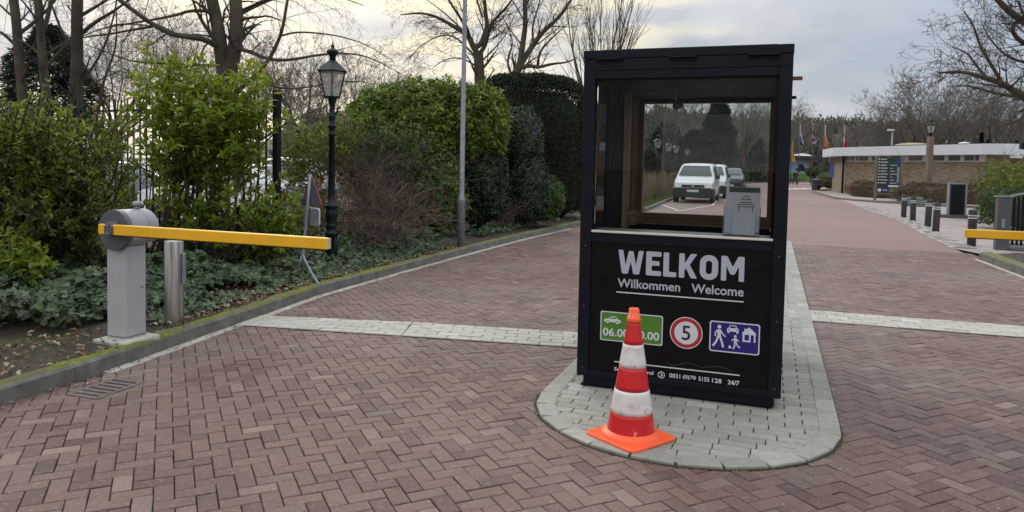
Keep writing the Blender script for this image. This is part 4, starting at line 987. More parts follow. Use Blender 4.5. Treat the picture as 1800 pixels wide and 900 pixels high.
# road sign seen from behind
t = empty('warning_sign', (-2.60, 9.0, .12), 0); t.scale = (.93, .93, .93); tag(t, 'back of a triangular warning sign and small plate on a tripod stand', 'road sign')
b = MB(); b.tube([(0, 0, .10), (.005, 0, .3), (.06, .03, .95), (.09, .03, 1.38)], .022, 10); b.build('post', 'galv', t)
for q in ([(0, 0, .32), (.04, -.04, .24), (.20, -.28, .10), (.38, -.58, .0)], [(0, 0, .3), (-.03, 0, .2), (-.10, .0, .06)], [(0, 0, .3), (-.02, .05, .2), (-.05, .16, .02)]):
    b = MB(); b.tube(q, .018, 8); b.build('leg', 'galv', t)
sg = Euler((0, R(4), R(41))).to_matrix().to_4x4(); sg.translation = Vector((.115, .03, 1.06))
m2 = Matrix(((1, 0, 0, 0), (0, 0, 1, 0), (0, 1, 0, 0), (0, 0, 0, 1)))   # local x along plate, z up, y thickness  (normal +y turned away)
sg2 = Matrix.Translation((.10, .03, .955)) @ Euler((0, 0, R(-41))).to_matrix().to_4x4()
def tri(r, z0=0, rr=.03): return [(-r, z0), (r, z0), (r + .02, z0 + .03), (.02, z0 + r * 1.732), (-.02, z0 + r * 1.732), (-r - .02, z0 + .03)]
b = MB(); b.prism(tri(.222), .0, .003, X=sg2 @ m2); b.build('back_plate', 'dark_grey', t)
b = MB(); b.prism(tri(.228), .0035, .013, X=sg2 @ m2); b.build('red_rim', 'sign_red', t)
b = MB(); b.prism(tri(.15, .05), .0125, .014, X=sg2 @ m2); b.build('sign_face', 'white_print', t)
b = MB(); b.prism(rrect(-.17, .17, -.25, -.03, .04), .0, .012, X=sg2 @ m2); b.build('sub_plate', 'galv', t)
b = MB(); b.prism(rrect(-.18, .18, -.26, -.02, .045), .0125, .026, X=sg2 @ m2); b.build('plate_rim', 'white_print', t)

# ================================================================== FENCE behind the laurels
fd = np.array([-0.905, 0.425]); f0 = np.array([-3.22, 9.90])
t = empty('iron_fence', (f0[0], f0[1], .12), math.atan2(fd[1], fd[0])); t.scale = (.92, .92, .96); tag(t, 'black iron bar fence running behind the light green laurels', 'fence')
b = MB(); b.box(-.045, .045, -.045, .045, -.05, 2.50); b.build('end_post', 'black_iron', t, .004)
b = MB(); b.box(.06, 5.4, -.012, .012, 2.24, 2.275); b.build('rail', 'black_iron', t)
b = MB(); b.box(.06, 5.4, -.012, .012, .20, .235); b.build('rail', 'black_iron', t)
for i in range(34):
    b = MB(); x = .19 + i * .152; b.tube([(x, .018, .02), (x, .018, 2.42), (x, .018, 2.47)], [.014, .014, .003], 6); b.build('bar', 'black_iron', t)
b = MB(); b.box(5.4, 5.49, -.045, .045, -.05, 2.5); b.build('end_post', 'black_iron', t, .004)
t = empty('low_post', (-3.62, 9.66, .12), .3); t.scale = (.9, .9, .8); tag(t, 'short black square post in the ivy beside the iron fence', 'post')
b = MB(); b.box(-.055, .055, -.055, .055, -.05, 1.0); b.build('post', 'black_iron', t, .006)
b = MB(); b.box(-.065, .065, -.065, .065, 1.0, 1.02); b.build('post_cap', 'black_iron', t, .004)

# ================================================================== CARS
def car(name, label, loc, heading, paint, kind='hatch', group=None, cat='car'):
    t = empty(name, loc, heading - R(90)); tag(t, label, cat, group)     # nose towards local +y
    if kind == 'van':   # stations from the nose backwards: y, sill z, belt z, roof z, half width low, half width roof
        S = [(2.20, .42, .62, .66, .72, .70), (2.12, .30, .88, .92, .84, .80), (1.60, .26, 1.03, 1.08, .89, .84), (1.32, .26, 1.08, 1.16, .895, .80), (.72, .26, 1.10, 1.72, .90, .70), (.35, .26, 1.10, 1.80, .90, .70), (-1.2, .26, 1.10, 1.83, .90, .71), (-2.05, .28, 1.08, 1.80, .89, .70), (-2.20, .34, 1.02, 1.62, .86, .68)]
        ws = (1.32, .72); rw = None; side = [(.62, -.25), (-.32, -1.1)]; wheels = (1.45, -1.35); wr = .31
    else:
        S = [(2.10, .40, .58, .62, .66, .62), (2.02, .28, .74, .80, .80, .74), (1.40, .24, .88, .93, .86, .78), (1.00, .24, .92, 1.00, .87, .74), (.25, .24, .93, 1.38, .88, .60), (-.2, .24, .94, 1.45, .88, .61), (-1.1, .24, .95, 1.43, .88, .60), (-1.75, .26, .96, 1.12, .86, .66), (-2.02, .32, .88, .98, .80, .66)]
        if kind == 'suv': S = [(y_, a + .06, c * 1.12, d_ * 1.14, e1, f1) for y_, a, c, d_, e1, f1 in S]
        ws = (1.00, .25); side = [(.15, -.45), (-.52, -1.15)]; wheels = (1.28, -1.28); wr = .31
    b = MB(); rings = []
    for y_, z0, zb_, zr, wl_, wrf in S:
        half = [(wl_ * .94, z0), (wl_, z0 + .10), (wl_ * 1.01, (z0 + zb_) / 2), (wl_ * .985, zb_)]
        if zr - zb_ > .2: half += [(wl_ * .985 + (wrf - wl_ * .985) * .9, zr - .09), (wrf * .90, zr - .02), (wrf * .5, zr)]
        else: half += [(wl_ * .96, zb_ + (zr - zb_) * .4), (wrf * .85, zb_ + (zr - zb_) * .9), (wrf * .5, zr)]
        rings.append([(x, y_, z) for x, z in half] + [(-x, y_, z) for x, z in half[::-1]])
    n = len(rings[0]); b.add([p for r in rings for p in r], [(j * n + i, j * n + (i + 1) % n, (j + 1) * n + (i + 1) % n, (j + 1) * n + i) for j in range(len(S) - 1) for i in range(n)], True)
    b.add(rings[0], [list(range(n))], False); b.add(rings[-1], [list(range(n))[::-1]], False)
    bd = b.build('body', paint, t); bd.modifiers.new('edge', 'EDGE_SPLIT').split_angle = R(38)
    def interp(y_):
        q = sorted(S); ys_ = [k[0] for k in q]; return [float(np.interp(y_, ys_, [k[i] for k in q])) for i in range(6)]
    def onside(y_, f, s, o=.012):
        _, z0, zb_, zr, wl_, wrf = interp(y_); xa = wl_ * .985; xb = wl_ * .985 + (wrf - wl_ * .985) * .9; return (s * (xa + (xb - xa) * f + o), y_, zb_ + (zr - .09 - zb_) * f)
    # windscreen
    a, c = interp(ws[0]), interp(ws[1]); o = .018; f1, f2 = .06, .94
    def ln(f): return [a[i] + (c[i] - a[i]) * f for i in range(6)]
    g1, g2 = ln(.10), ln(.93)
    b = MB(); pts = [(-g1[5] * .96, g1[0] + o, g1[3] + o), (g1[5] * .96, g1[0] + o, g1[3] + o), (g2[5] * .84, g2[0] + o, g2[3] + o), (-g2[5] * .84, g2[0] + o, g2[3] + o)]
    b.poly(pts); b.build('windscreen', 'car_glass', t)
    q0, q1 = S[-2], S[-1]
    if kind != 'van':
        a, c = S[-3], S[-2]; o = .02
        b = MB(); b.poly([(c[5] * .85, c[0] + .1, c[3] + o + .03), (-c[5] * .85, c[0] + .1, c[3] + o + .03), (-a[5] * .84, a[0] - .12, a[3] + o - .03), (a[5] * .84, a[0] - .12, a[3] + o - .03)]); b.build('rear_window', 'car_glass', t)
    for s in (-1, 1):
        for (y1_, y2_) in side:
            b = MB(); P_ = [onside(y1_ + (.28 if (y1_, y2_) == side[0] else 0), .06, s), onside(y2_, .06, s), onside(y2_, .95, s), onside(y1_ - .04, .95, s)]
            b.poly(P_ if s < 0 else P_[::-1]); b.build('side_window', 'car_glass', t)
        b = MB(); b.box(s * .92 - .07 * (s < 0) , s * .92 + .16 * s if s > 0 else s * .92 - .16 + .16, ws[0] - .38, ws[0] - .30, interp(.9)[2] + .02, interp(.9)[2] + .18)
        b = MB(); x0, x1 = sorted((s * .88, s * 1.06)); b.box(x0, x1, ws[0] - .40, ws[0] - .30, interp(ws[0])[2] + .02, interp(ws[0])[2] + .17); b.build('mirror', 'bumper' if kind != 'hatch' else paint, t, .02)
        for wy in wheels:
            X_ = Matrix.Translation((s * (.79 if kind != 'van' else .81), wy, wr)) @ Euler((0, R(90) * s, 0)).to_matrix().to_4x4()
            b = MB(); b.lathe([(wr * .55, -.10), (wr * .94, -.10), (wr, -.07), (wr, .08), (wr * .94, .105), (wr * .62, .105), (wr * .60, .09)], 28, X=X_); w = b.build('wheel', 'tyre', t)
            b = MB(); b.lathe([(0.0, .085), (.05, .09), (wr * .3, .075), (wr * .58, .092), (wr * .61, .10)], 20, X=X_, cap=False); b.build('rim', 'rim', w)
            b = MB(); b.lathe([(wr * 1.02, -.02), (wr * 1.16, -.02), (wr * 1.16, .102), (wr * 1.02, .102)], 28, X=X_, cap=False); b.build('wheel_arch', 'bumper', t)
        y_, z0, zb_, zr, wl_, wrf = S[1]
        b = MB(); hx_ = .60; P_ = [(s * .50, y_ + .075, zb_ - .16), (s * (wl_ - .01), y_ - .02, zb_ - .14), (s * (wl_ + .02), y_ - .22, zb_ + .0), (s * .62, y_ - .02 + .05, zb_ - .01)]
        b.add(P_, [(0, 1, 2, 3) if s < 0 else (3, 2, 1, 0)], False); b.build('headlight', 'headlight', t)
        y_, z0, zb_, zr, wl_, wrf = S[-1]
        b = MB(); x0, x1 = sorted((s * (wl_ - .20), s * (wl_ + .02))); b.box(x0, x1, y_ - .02, y_ + .06, zb_ - .22, zb_ - .02 if kind != 'van' else zb_ + .25); b.build('tail_light', 'tail_red', t, .01)
    y_ = S[0][0]
    b = MB(); b.box(-.80, .80, y_ - .12, y_ + .035, .26, .70 if kind == 'van' else .42); b.box(-.90, -.79, y_ - .5, y_ - .03, .26, .66 if kind == 'van' else .48); b.box(.79, .90, y_ - .5, y_ - .03, .26, .66 if kind == 'van' else .48); b.build('front_bumper', 'bumper' if kind == 'van' else paint, t, .03)
    b = MB(); b.box(-.50 if kind == 'van' else -.42, .50 if kind == 'van' else .42, y_ - .08, y_ + .04 - (.05 if kind == 'van' else 0), .705 if kind == 'van' else .52, .83 if kind == 'van' else .62); gr_ = b.build('grille', 'bumper', t, .01)
    b = MB(); b.box(-.26, .26, y_ + .036, y_ + .048, .50 if kind == 'van' else .40, .61 if kind == 'van' else .51); b.build('number_plate', 'plate', t)
    ye = S[-1][0]
    b = MB(); b.box(-.78, .78, ye - .05, ye + .1, .28, .48); b.build('rear_bumper', 'bumper' if kind == 'van' else paint, t, .03)
    b = MB(); b.box(-.26, .26, ye - .06, ye - .05, .52, .63); b.build('number_plate', 'plate', t)
    if kind == 'van':
        b = MB(); X_ = Matrix.Translation((0, y_ + .0, .775)) @ Euler((R(-90), 0, 0)).to_matrix().to_4x4()
        b.lathe([(.062, 0), (.062, .012), (.075, .012), (.075, 0)], 24, X=X_, cap=False); b.lathe([(0, .0), (.062, .0)], 24, X=X_, cap=False)
        b.build('emblem', 'rim', t)
        b = MB()
        for pl in ([(-.044, .80), (-.020, .735), (-.002, .775)], [(.002, .775), (.020, .735), (.044, .80)], [(-.022, .832), (0, .788), (.022, .832)]):
            for q in stroke(pl, .010): b.add([(x, y_ + .016, z) for x, z in q], [(0, 1, 2, 3)], False)
        b.build('emblem_letters', 'car_white', t)
    return t
dN = N_; hd_ = math.atan2(-dN[1], -dN[0])
vp = np.array([8.15, 32.7, 0]) + dN * 2.2
car('parked_van', 'white delivery van parked nearest behind the booth, black front bumper', tuple(vp), hd_, 'car_white', 'van', cat='van')
car('parked_van', 'second white van half hidden behind the nearest parked white van', tuple(vp + dN * 6.0 + E_ * .18), hd_, 'car_white', 'van', cat='van')
car('parked_car', 'dark car parked last in the row behind the two white vans', tuple(np.array([14.9, 49.6, 0]) + dN * 2.1), hd_, 'car_dark', 'suv')
car('parked_car', 'white hatchback parked behind the iron fence, its roof showing', (-11.2, 22.0, .02), R(178), 'car_white', 'hatch')
car('parked_car', 'dark grey car glimpsed through the left shrub behind the barrier', (-10.4, 17.4, .02), R(205), 'car_blue', 'hatch')
car('parked_car', 'white car nearest the iron fence seen through its bars', (-6.6, 17.0, .02), R(160), 'car_white', 'hatch')
car('parked_car', 'white car with blue windows behind the right end of the iron fence', (-8.6, 26.5, .02), R(172), 'car_white', 'suv')

# ================================================================== GROUND COVER IN THE LEFT BED
def bedpt(n, y0, y1, d0, d1, pw=1.0):
    y = nr.uniform(y0, y1, n); d = d0 + (d1 - d0) * nr.random(n) ** pw; x = np.interp(y, [p[1] for p in KL], [p[0] for p in KL]) - d
    return x, y, d
def bz(x, y): return np.array([bed_z(a, c) for a, c in zip(x, y)])
def field(x, y, s=0): return np.sin(x * 3.1 + 1.3 + s) + np.sin(y * 2.7 + x * 1.1 + s) + np.sin(x * 6.3 - y * 5.1 + s) * .6
xs, ys_, ds = [], [], []
for n, y0, y1, d0, d1, cut in ((14000, 6.3, 12.5, .30, 3.0, -1.9), (12000, 5.75, 8.8, .8, 4.2, -1.7), (3500, 12.5, 20, .45, 2.2, -.6), (1500, 8.2, 11.5, .16, .5, -.2)):
    x, y, d = bedpt(n, y0, y1, d0, d1); k = field(x, y) > cut
    k &= ~((y > 5.3) & (y < 6.15) & (d < .75)); xs.append(x[k]); ys_.append(y[k]); ds.append(d[k])
x, y, d = np.concatenate(xs), np.concatenate(ys_), np.concatenate(ds)
hump = np.clip((d - .2) / .8, 0, 1) * (.20 + .07 * np.clip(field(x * 1.7, y * 1.7, 2), -1, 2))
z = bz(x, y) + .02 + hump * nr.uniform(.45, 1.0, len(x))
Pn = np.stack([x, y, z], 1); D = rdir(len(x)); D[:, 2] *= .35; D[:, 2] -= .2
Nn = rdir(len(x)) * .55 + np.array([.25, -.45, .8])
tag(leaves('ivy', Pn, D, Nn, nr.uniform(.04, .10, len(x)), nr.uniform(.04, .09, len(x)), IVY, 'ivy'), 'glossy dark green ivy covering the bed behind the kerb', 'ivy', kind='stuff')
x1, y1, d1 = bedpt(2600, 4.6, 13, .10, .75, 1.4); x2, y2, d2 = bedpt(1400, 4.5, 7.5, .4, 2.4); x, y = np.concatenate([x1, x2]), np.concatenate([y1, y2])
k = ~((x > -3.62) & (x < -3.16) & (y > 6.0) & (y < 6.62)) ; k &= nr.random(len(x)) < np.where(y < 6.2, .35, .8); x, y = x[k], y[k]
D = rdir(len(x)); D[:, 2] *= .25
tag(leaves('fallen_leaves', np.stack([x, y, bz(x, y) + nr.uniform(.012, .05, len(x))], 1), D, rdir(len(x)) * .4 + np.array([0, 0, 1]), nr.uniform(.03, .06, len(x)), nr.uniform(.02, .04, len(x)), LAUREL, 'dead_leaf'),
    'brown fallen leaves scattered along the mossy left kerb', 'leaves', kind='stuff')
x, y, d = bedpt(5200, 4.5, 8.2, .12, 1.5); k = field(x * 2, y * 2, 4) > .1; x, y = x[k], y[k]
D = rdir(len(x)) * .5 + np.array([0, 0, .9])
tag(leaves('short_grass', np.stack([x, y, bz(x, y)], 1), D, rdir(len(x)), nr.uniform(.015, .05, len(x)), .004, BLADE, 'grass'), 'sparse short grass and weeds on the soil by the left kerb', 'grass', kind='stuff')
# weed seams between paving stones, pebbles
n = 900; x = nr.uniform(-3.2, 6, n); y = nr.uniform(2.0, 9, n); k = road_test(x, y)
b = MB()
for a, c in zip(x[k][:260], y[k][:260]):
    s = float(nr.uniform(.003, .008)); b.add([(a - s, c - s * .6, .002), (a + s, c - s, .002), (a + s * .7, c + s, .002), (a - s, c + s * .8, .002), (a, c, .002 + s)], [(0, 1, 4), (1, 2, 4), (2, 3, 4), (3, 0, 4)], False)
tag(b.build('pebbles', 'light_paver'), 'tiny pale pebbles and crumbs on the red brick road', 'pebbles', kind='stuff')

n = 420; y = nr.uniform(4.2, 12, n); x = np.interp(y, [p[1] for p in KL], [p[0] for p in KL]) + np.abs(nr.normal(size=n)) * .10 + .02
P_ = np.stack([x, y, np.full(n, .012)], 1); D = rdir(n); D[:, 2] *= .1
tag(leaves('kerb_litter', P_, D, rdir(n) * .25 + np.array([0, 0, 1]), nr.uniform(.012, .035, n), nr.uniform(.008, .02, n), LAUREL, 'dead_leaf'), 'bits of leaf litter lying in the gutter along the left kerb', 'leaves', kind='stuff')
ol = island_outline(-.006, 60); M_ = []
for i in range(len(ol)):
    for _ in range(14):
        f = nr.random(); a, c = np.array(ol[i]), np.array(ol[(i + 1) % len(ol)]); M_.append((*(a + (c - a) * f + nr.normal(size=2) * .004), .0))
M_ = np.array(M_); M_ = M_[(M_[:, 1] < 9) & (nr.random(len(M_)) < .6)]; D = rdir(len(M_)) * .6 + np.array([0, 0, .7])
tag(leaves('joint_moss', M_, D, rdir(len(M_)), nr.uniform(.006, .018, len(M_)), .006, BLADE, 'grass'), 'tiny moss and weeds in the joint round the paved island', 'moss', kind='stuff')

# ================================================================== SHRUBS
def blob(px, py, D, rx, ry, rd): p = at(px, py, D); s = D / FPX; return (p[0], p[1], p[2], rx * s, rd, ry * s)
def shrub(name, label, blobs, n, L, Wd, m, whorl=5, amp=.18, group=None, seed=1, corem=None, ck=.74, cat='shrub', shape=LAUREL, depth=.16, droop=.2):
    c = np.mean([b[:3] for b in blobs], 0); t = empty(name, (c[0], c[1], 0)); tag(t, label, cat, group)
    bl = [(b[0] - c[0], b[1] - c[1], *b[2:]) for b in blobs]
    P, Nn = bush_points(bl, n, seed, amp, depth, zmin=.08)
    leafy('foliage', P, Nn, L, Wd, m, t, shape, whorl, droop)
    if corem: core(bl, t, corem, ck, seed, amp)
    return t
def shoots(name, label, bases, tips, L, Wd, m, leafn=22, group=None, stemr=.012, seed=1, whorl_gap=.07, side=6, sl=.30, start=.35, cat='shrub', drop=.1, stemm='stem'):
    """shrub built from arching shoots; bases and tips are world points"""
    rg = random.Random(seed); c = np.mean(bases, 0); c[2] = 0; t = empty(name, c); tag(t, label, cat, group)
    S, LP, LD = [], [], []
    for tip in tips:
        bs = np.array(bases[rg.randrange(len(bases))]) + np.array([rg.gauss(0, .08), rg.gauss(0, .08), 0]) - c; tp = np.array(tip) - c
        mid = bs * .5 + tp * .5; mid[:2] = bs[:2] * .62 + tp[:2] * .38 + np.array([rg.gauss(0, .06), rg.gauss(0, .06)]); mid[2] = bs[2] + (tp[2] - bs[2]) * .58
        n = 10; pts = [bs * (1 - s) ** 2 + mid * 2 * s * (1 - s) + tp * s * s for s in np.linspace(0, 1, n + 1)]
        Lt = sum(np.linalg.norm(q - p) for p, q in zip(pts[:-1], pts[1:]))
        for i, (p, q) in enumerate(zip(pts[:-1], pts[1:])): S.append((p, q, stemr * (1.05 - i / n * .8), stemr * (1.05 - (i + 1) / n * .8)))
        def along(pts, f0):
            ln = [np.linalg.norm(q - p) for p, q in zip(pts[:-1], pts[1:])]; tot = sum(ln); s = tot * f0
            while s < tot:
                a = s
                for i, l_ in enumerate(ln):
                    if a <= l_: break
                    a -= l_
                dd = (pts[i + 1] - pts[i]) / ln[i]; LP.append(pts[i] + dd * a); LD.append(dd); s += whorl_gap * rg.uniform(.6, 1.4)
            LP.append(pts[-1]); LD.append((pts[-1] - pts[-2]) / ln[-1])
        along(pts, start)
        for k in range(side):
            s = rg.uniform(start * .8, .95); i = int(s * n); dd = pts[i + 1] - pts[i]; dd = dd / np.linalg.norm(dd)
            a = R(rg.uniform(35, 65)); nd = dd * math.cos(a) + perp(dd, rg) * math.sin(a); l_ = sl * rg.uniform(.5, 1.2)
            p2 = [pts[i], pts[i] + nd * l_ * .5, pts[i] + nd * l_ + np.array([0, 0, .12 * l_])]
            for p, q in zip(p2[:-1], p2[1:]): S.append((p, q, stemr * .4, stemr * .25))
            along(p2, .2)
    segs_mesh('stems', S, stemm, t, 6)
    LP, LD = np.array(LP), np.array(LD); k = np.ones(len(LP), bool); k[LP[:, 2] < .12] = False; LP, LD = LP[k], LD[k]
    w = 3; P2 = np.repeat(LP, w, 0); A2 = np.repeat(LD, w, 0); rd = rdir(len(P2)); sd = rd - A2 * (rd * A2).sum(1, keepdims=True); sd /= np.linalg.norm(sd, axis=1, keepdims=True)
    D = A2 * nr.uniform(.3, 1.1, (len(P2), 1)) + sd; D[:, 2] -= drop
    LL = L * nr.uniform(.55, 1.15, len(P2)); hmax = LP[:, 2].max()
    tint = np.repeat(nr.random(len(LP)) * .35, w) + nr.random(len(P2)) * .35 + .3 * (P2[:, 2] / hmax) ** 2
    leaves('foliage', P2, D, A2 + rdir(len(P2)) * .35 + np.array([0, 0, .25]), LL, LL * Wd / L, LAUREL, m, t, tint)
    return t
rs = np.random.default_rng(5)
def tips_px(prof, ybot, D0, D1, n, pw=.8):
    out = []; X = [p[0] for p in prof]; Yp = [p[1] for p in prof]
    for _ in range(n):
        px = rs.uniform(X[0], X[-1]); yt = np.interp(px, X, Yp); py = yt + (ybot - yt) * rs.random() ** (1 / pw) ; out.append(at(px, py, rs.uniform(D0, D1)))
    return out
# light laurel in front of the fence
prof = [(212, 200), (232, 130), (255, 82), (285, 128), (330, 112), (365, 150), (400, 150), (432, 112), (455, 118), (470, 165), (495, 185), (512, 330)]
T = tips_px(prof, 390, 8.6, 10.0, 60, .52) + [at(a, c, rs.uniform(8.9, 9.6)) for a, c in ((256, 80), (262, 95), (330, 108), (345, 125), (436, 112), (458, 118), (450, 135), (300, 140), (480, 165), (290, 120), (240, 128), (395, 140), (415, 130), (375, 160))]
bs = [np.array([*gr(px, 470, .12)[:2], .12]) for px in (270, 305, 330, 350, 385, 420)]
bs = [np.array([b_[0] * 9.3 / b_[1], 9.3, .12]) for b_ in bs]
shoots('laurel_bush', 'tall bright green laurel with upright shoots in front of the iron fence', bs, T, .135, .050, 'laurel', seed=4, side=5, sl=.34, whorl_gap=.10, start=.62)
T = tips_px([(470, 200), (500, 330), (525, 400)], 450, 10.0, 10.6, 16)
# low light sprigs at the foot of the fence end
T2 = tips_px([(430, 320), (470, 300), (500, 330), (520, 350)], 430, 9.1, 9.8, 20, .9)
shoots('laurel_bush', 'low bright laurel sprigs at the foot of the fence end post', [np.array([-3.45, 9.4, .12]), np.array([-3.25, 9.45, .12])], T2, .11, .04, 'laurel', seed=8, side=5, sl=.25, start=.2)
# darker privet on the left with visible stems
prof = [(-60, 190), (0, 172), (40, 165), (85, 172), (120, 185), (160, 178), (200, 185), (235, 200), (245, 300)]
T = tips_px(prof, 400, 7.2, 8.7, 105, .55)
bs = [at(px, 495, 8.6) for px in (20, 60, 98, 118, 135, 150)]; bs = [np.array([b_[0], b_[1], .12]) for b_ in bs]
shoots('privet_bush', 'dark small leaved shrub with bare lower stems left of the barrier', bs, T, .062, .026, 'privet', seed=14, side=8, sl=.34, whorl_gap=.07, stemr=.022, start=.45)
T = tips_px([(-60, 190), (0, 178), (60, 180), (110, 200), (150, 215)], 250, 7.4, 8.4, 22, .8)
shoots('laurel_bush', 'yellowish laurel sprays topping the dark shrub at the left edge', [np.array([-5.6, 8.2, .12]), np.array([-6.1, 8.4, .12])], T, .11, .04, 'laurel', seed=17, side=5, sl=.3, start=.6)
prof = [(-50, 430), (0, 400), (40, 420), (90, 455)]
T = tips_px(prof, 500, 6.9, 7.8, 40, .8)
shoots('laurel_bush', 'low leafy laurel sprigs at the left edge above the ivy', [np.array([-5.3, 7.5, .12]), np.array([-5.0, 7.7, .12])], T, .085, .032, 'laurel', seed=19, side=4, sl=.2, start=.25)
# dark laurel low in the middle behind the post
shrub('dark_laurel', 'dark leafy undergrowth between the barrier cabinet and the fence', [blob(95, 450, 8.9, 85, 45, .5), blob(330, 462, 9.2, 90, 22, .4)], 1300, .10, .04, 'holly', 4, amp=.3, seed=3)
# mixed shrub behind the lantern
b_ = [blob(530, 290, 12.8, 50, 85, .9), blob(600, 260, 13.4, 50, 70, .9), blob(560, 380, 12.4, 70, 55, .8)]
shrub('mixed_shrub', 'loose green and brown shrub behind the street lantern', b_, 2600, .075, .03, 'privet', 4, amp=.35, seed=6, depth=.4)
def twigbush(name, label, base, n, H_, spread_, m, seed, r=.006, cat='shrub', L=1.0, lev=2, nn=(7, 5)):
    rg = random.Random(seed); t = empty(name, base); tag(t, label, cat); S = []
    sp = dict(lev=lev, wig=.12, trop=[-.25, -.15, 0], n=list(nn), ang=(20, 55), lr=(.35, .6), seg=[.16, .13, .12], rmin=.0028)
    for _ in range(n):
        a = rg.random() * 6.283; e = R(rg.uniform(5, spread_)); d = np.array([math.sin(e) * math.cos(a), math.sin(e) * math.sin(a), math.cos(e)])
        grow(S, np.array([rg.gauss(0, .22) * L, rg.gauss(0, .15) * L, 0]), d, H_ * rg.uniform(.7, 1.1), r, lev, rg, sp)
    segs_mesh('twigs', S, m, t, 3, nr.random(len(S))); return t
g0 = gr(655, 462, .12)
twigbush('bare_shrub', 'reddish brown bare twiggy shrub beside the street lantern', (-2.15, 11.6, .1), 60, 1.25, 50, 'red_twig', 3, L=.85)
twigbush('bare_shrub', 'taller bare twiggy bush between the lantern and the big laurel', (-2.55, 12.9, .1), 50, 2.1, 38, 'twig', 5)
twigbush('bare_shrub', 'small brown bare twig clump at the foot of the dark hollies', (at(880, 400, 16.2)[0], 16.2, .1), 34, .75, 50, 'red_twig', 6, L=.6)
# big laurel hedge
b_ = [blob(745, 215, 15.8, 112, 78, 1.3), blob(835, 225, 15.9, 58, 84, 1.1), blob(665, 215, 15.6, 52, 52, .9)]
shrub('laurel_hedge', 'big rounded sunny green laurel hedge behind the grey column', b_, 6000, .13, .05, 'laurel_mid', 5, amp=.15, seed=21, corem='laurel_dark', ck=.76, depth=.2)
T = tips_px([(630, 175), (660, 160), (700, 142), (745, 140), (768, 132), (800, 140), (850, 150), (885, 172)], 215, 15.2, 16.4, 60, .7)
shoots('laurel_sprays', 'fresh laurel shoots standing up along the top of the big hedge', [np.array([-1.7, 15.8, 1.2]), np.array([-1.0, 15.9, 1.2])], T, .13, .05, 'laurel', seed=51, side=2, sl=.25, start=.72, whorl_gap=.1)
b_ = [blob(700, 310, 14.4, 92, 84, 1.0), blob(762, 345, 14.4, 58, 76, .9), blob(640, 290, 14.0, 40, 55, .6)]
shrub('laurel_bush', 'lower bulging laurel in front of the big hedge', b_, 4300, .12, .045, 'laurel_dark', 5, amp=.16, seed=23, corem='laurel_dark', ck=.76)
b_ = [blob(845, 320, 16.0, 50, 92, .9)]
shrub('holly_bush', 'dark holly directly right of the grey column', b_, 5200, .07, .035, 'holly', 4, amp=.12, seed=25, corem='holly', ck=.82)
b_ = [blob(912, 260, 17.2, 42, 78, .9), blob(925, 330, 17.0, 42, 72, .9)]
shrub('holly_bush', 'tall conical dark holly before the clipped yew block', b_, 5600, .07, .035, 'holly', 4, amp=.10, seed=27, corem='holly', ck=.82)
b_ = [blob(962, 352, 17.3, 30, 42, .55)]
shrub('rounded_shrub', 'small rounded brighter green shrub at the foot of the yew block', b_, 2200, .06, .028, 'rhodo', 4, amp=.10, seed=29, corem='rhodo', ck=.8)
b_ = [blob(540, 455, 12.2, 60, 20, .5), blob(690, 440, 13.2, 70, 22, .5)]
shrub('ground_shrub', 'low dark leafy growth under the bare brown shrub', b_, 900, .07, .035, 'holly', 4, amp=.3, seed=31)

def block_hedge(name, label, c, half, rz, n, L, Wd, m, amp=.05, group=None, cat='hedge', ex=5, rough=.05):
    t = empty(name, (c[0], c[1], 0), rz); tag(t, label, cat, group)
    d = rdir(n); d[:, 2] = np.where((d[:, 2] < 0) & (-d[:, 2] > np.abs(d[:, :2]).max(1) * .98), -d[:, 2], d[:, 2])
    u = d / np.max(np.abs(d), 1, keepdims=True)            # cube surface
    k = (np.abs(u) ** ex).sum(1, keepdims=True) ** (1 / ex); s = u / k; lm = lump(d, n, amp, 6)[:, None]
    hz = half[2]; P = s * np.array([half[0], half[1], hz]) * lm * (1 - np.abs(nr.normal(size=(n, 1))) * rough); P[:, 2] += hz * .98
    P[:, 2] = np.maximum(P[:, 2], .05)
    Nn = s ** 3; Nn /= np.linalg.norm(Nn, axis=1, keepdims=True) + 1e-9
    D = Nn * .7 + rdir(n) + np.array([0, 0, .3])
    leaves('foliage', P, D, Nn + rdir(n) * .5, L * nr.uniform(.6, 1.2, n), Wd, LAUREL, m, t)
    b = MB(); vs = []; nu, nv = 24, 10
    for j in range(nv + 1):
        for i in range(nu):
            th = math.pi * j / nv; ph = 2 * math.pi * i / nu; q = np.array([math.sin(th) * math.cos(ph), math.sin(th) * math.sin(ph), math.cos(th)]); q = q / np.abs(q).max(); q = q / (np.abs(q) ** ex).sum() ** (1 / ex)
            vs.append((q[0] * half[0] * .85, q[1] * half[1] * .82, q[2] * hz * .88 + hz * .9))
    b.add(vs, [(j * nu + i, (j + 1) * nu + i, (j + 1) * nu + (i + 1) % nu, j * nu + (i + 1) % nu) for j in range(nv) for i in range(nu)], True); b.build('inner_growth', m, t)
    return t
block_hedge('yew_hedge', 'very dark tall clipped yew block left of the booth', (.50, 20.3), (1.50, 1.3, 2.02), R(6), 60000, .085, .030, 'yew', amp=.035, rough=.05)

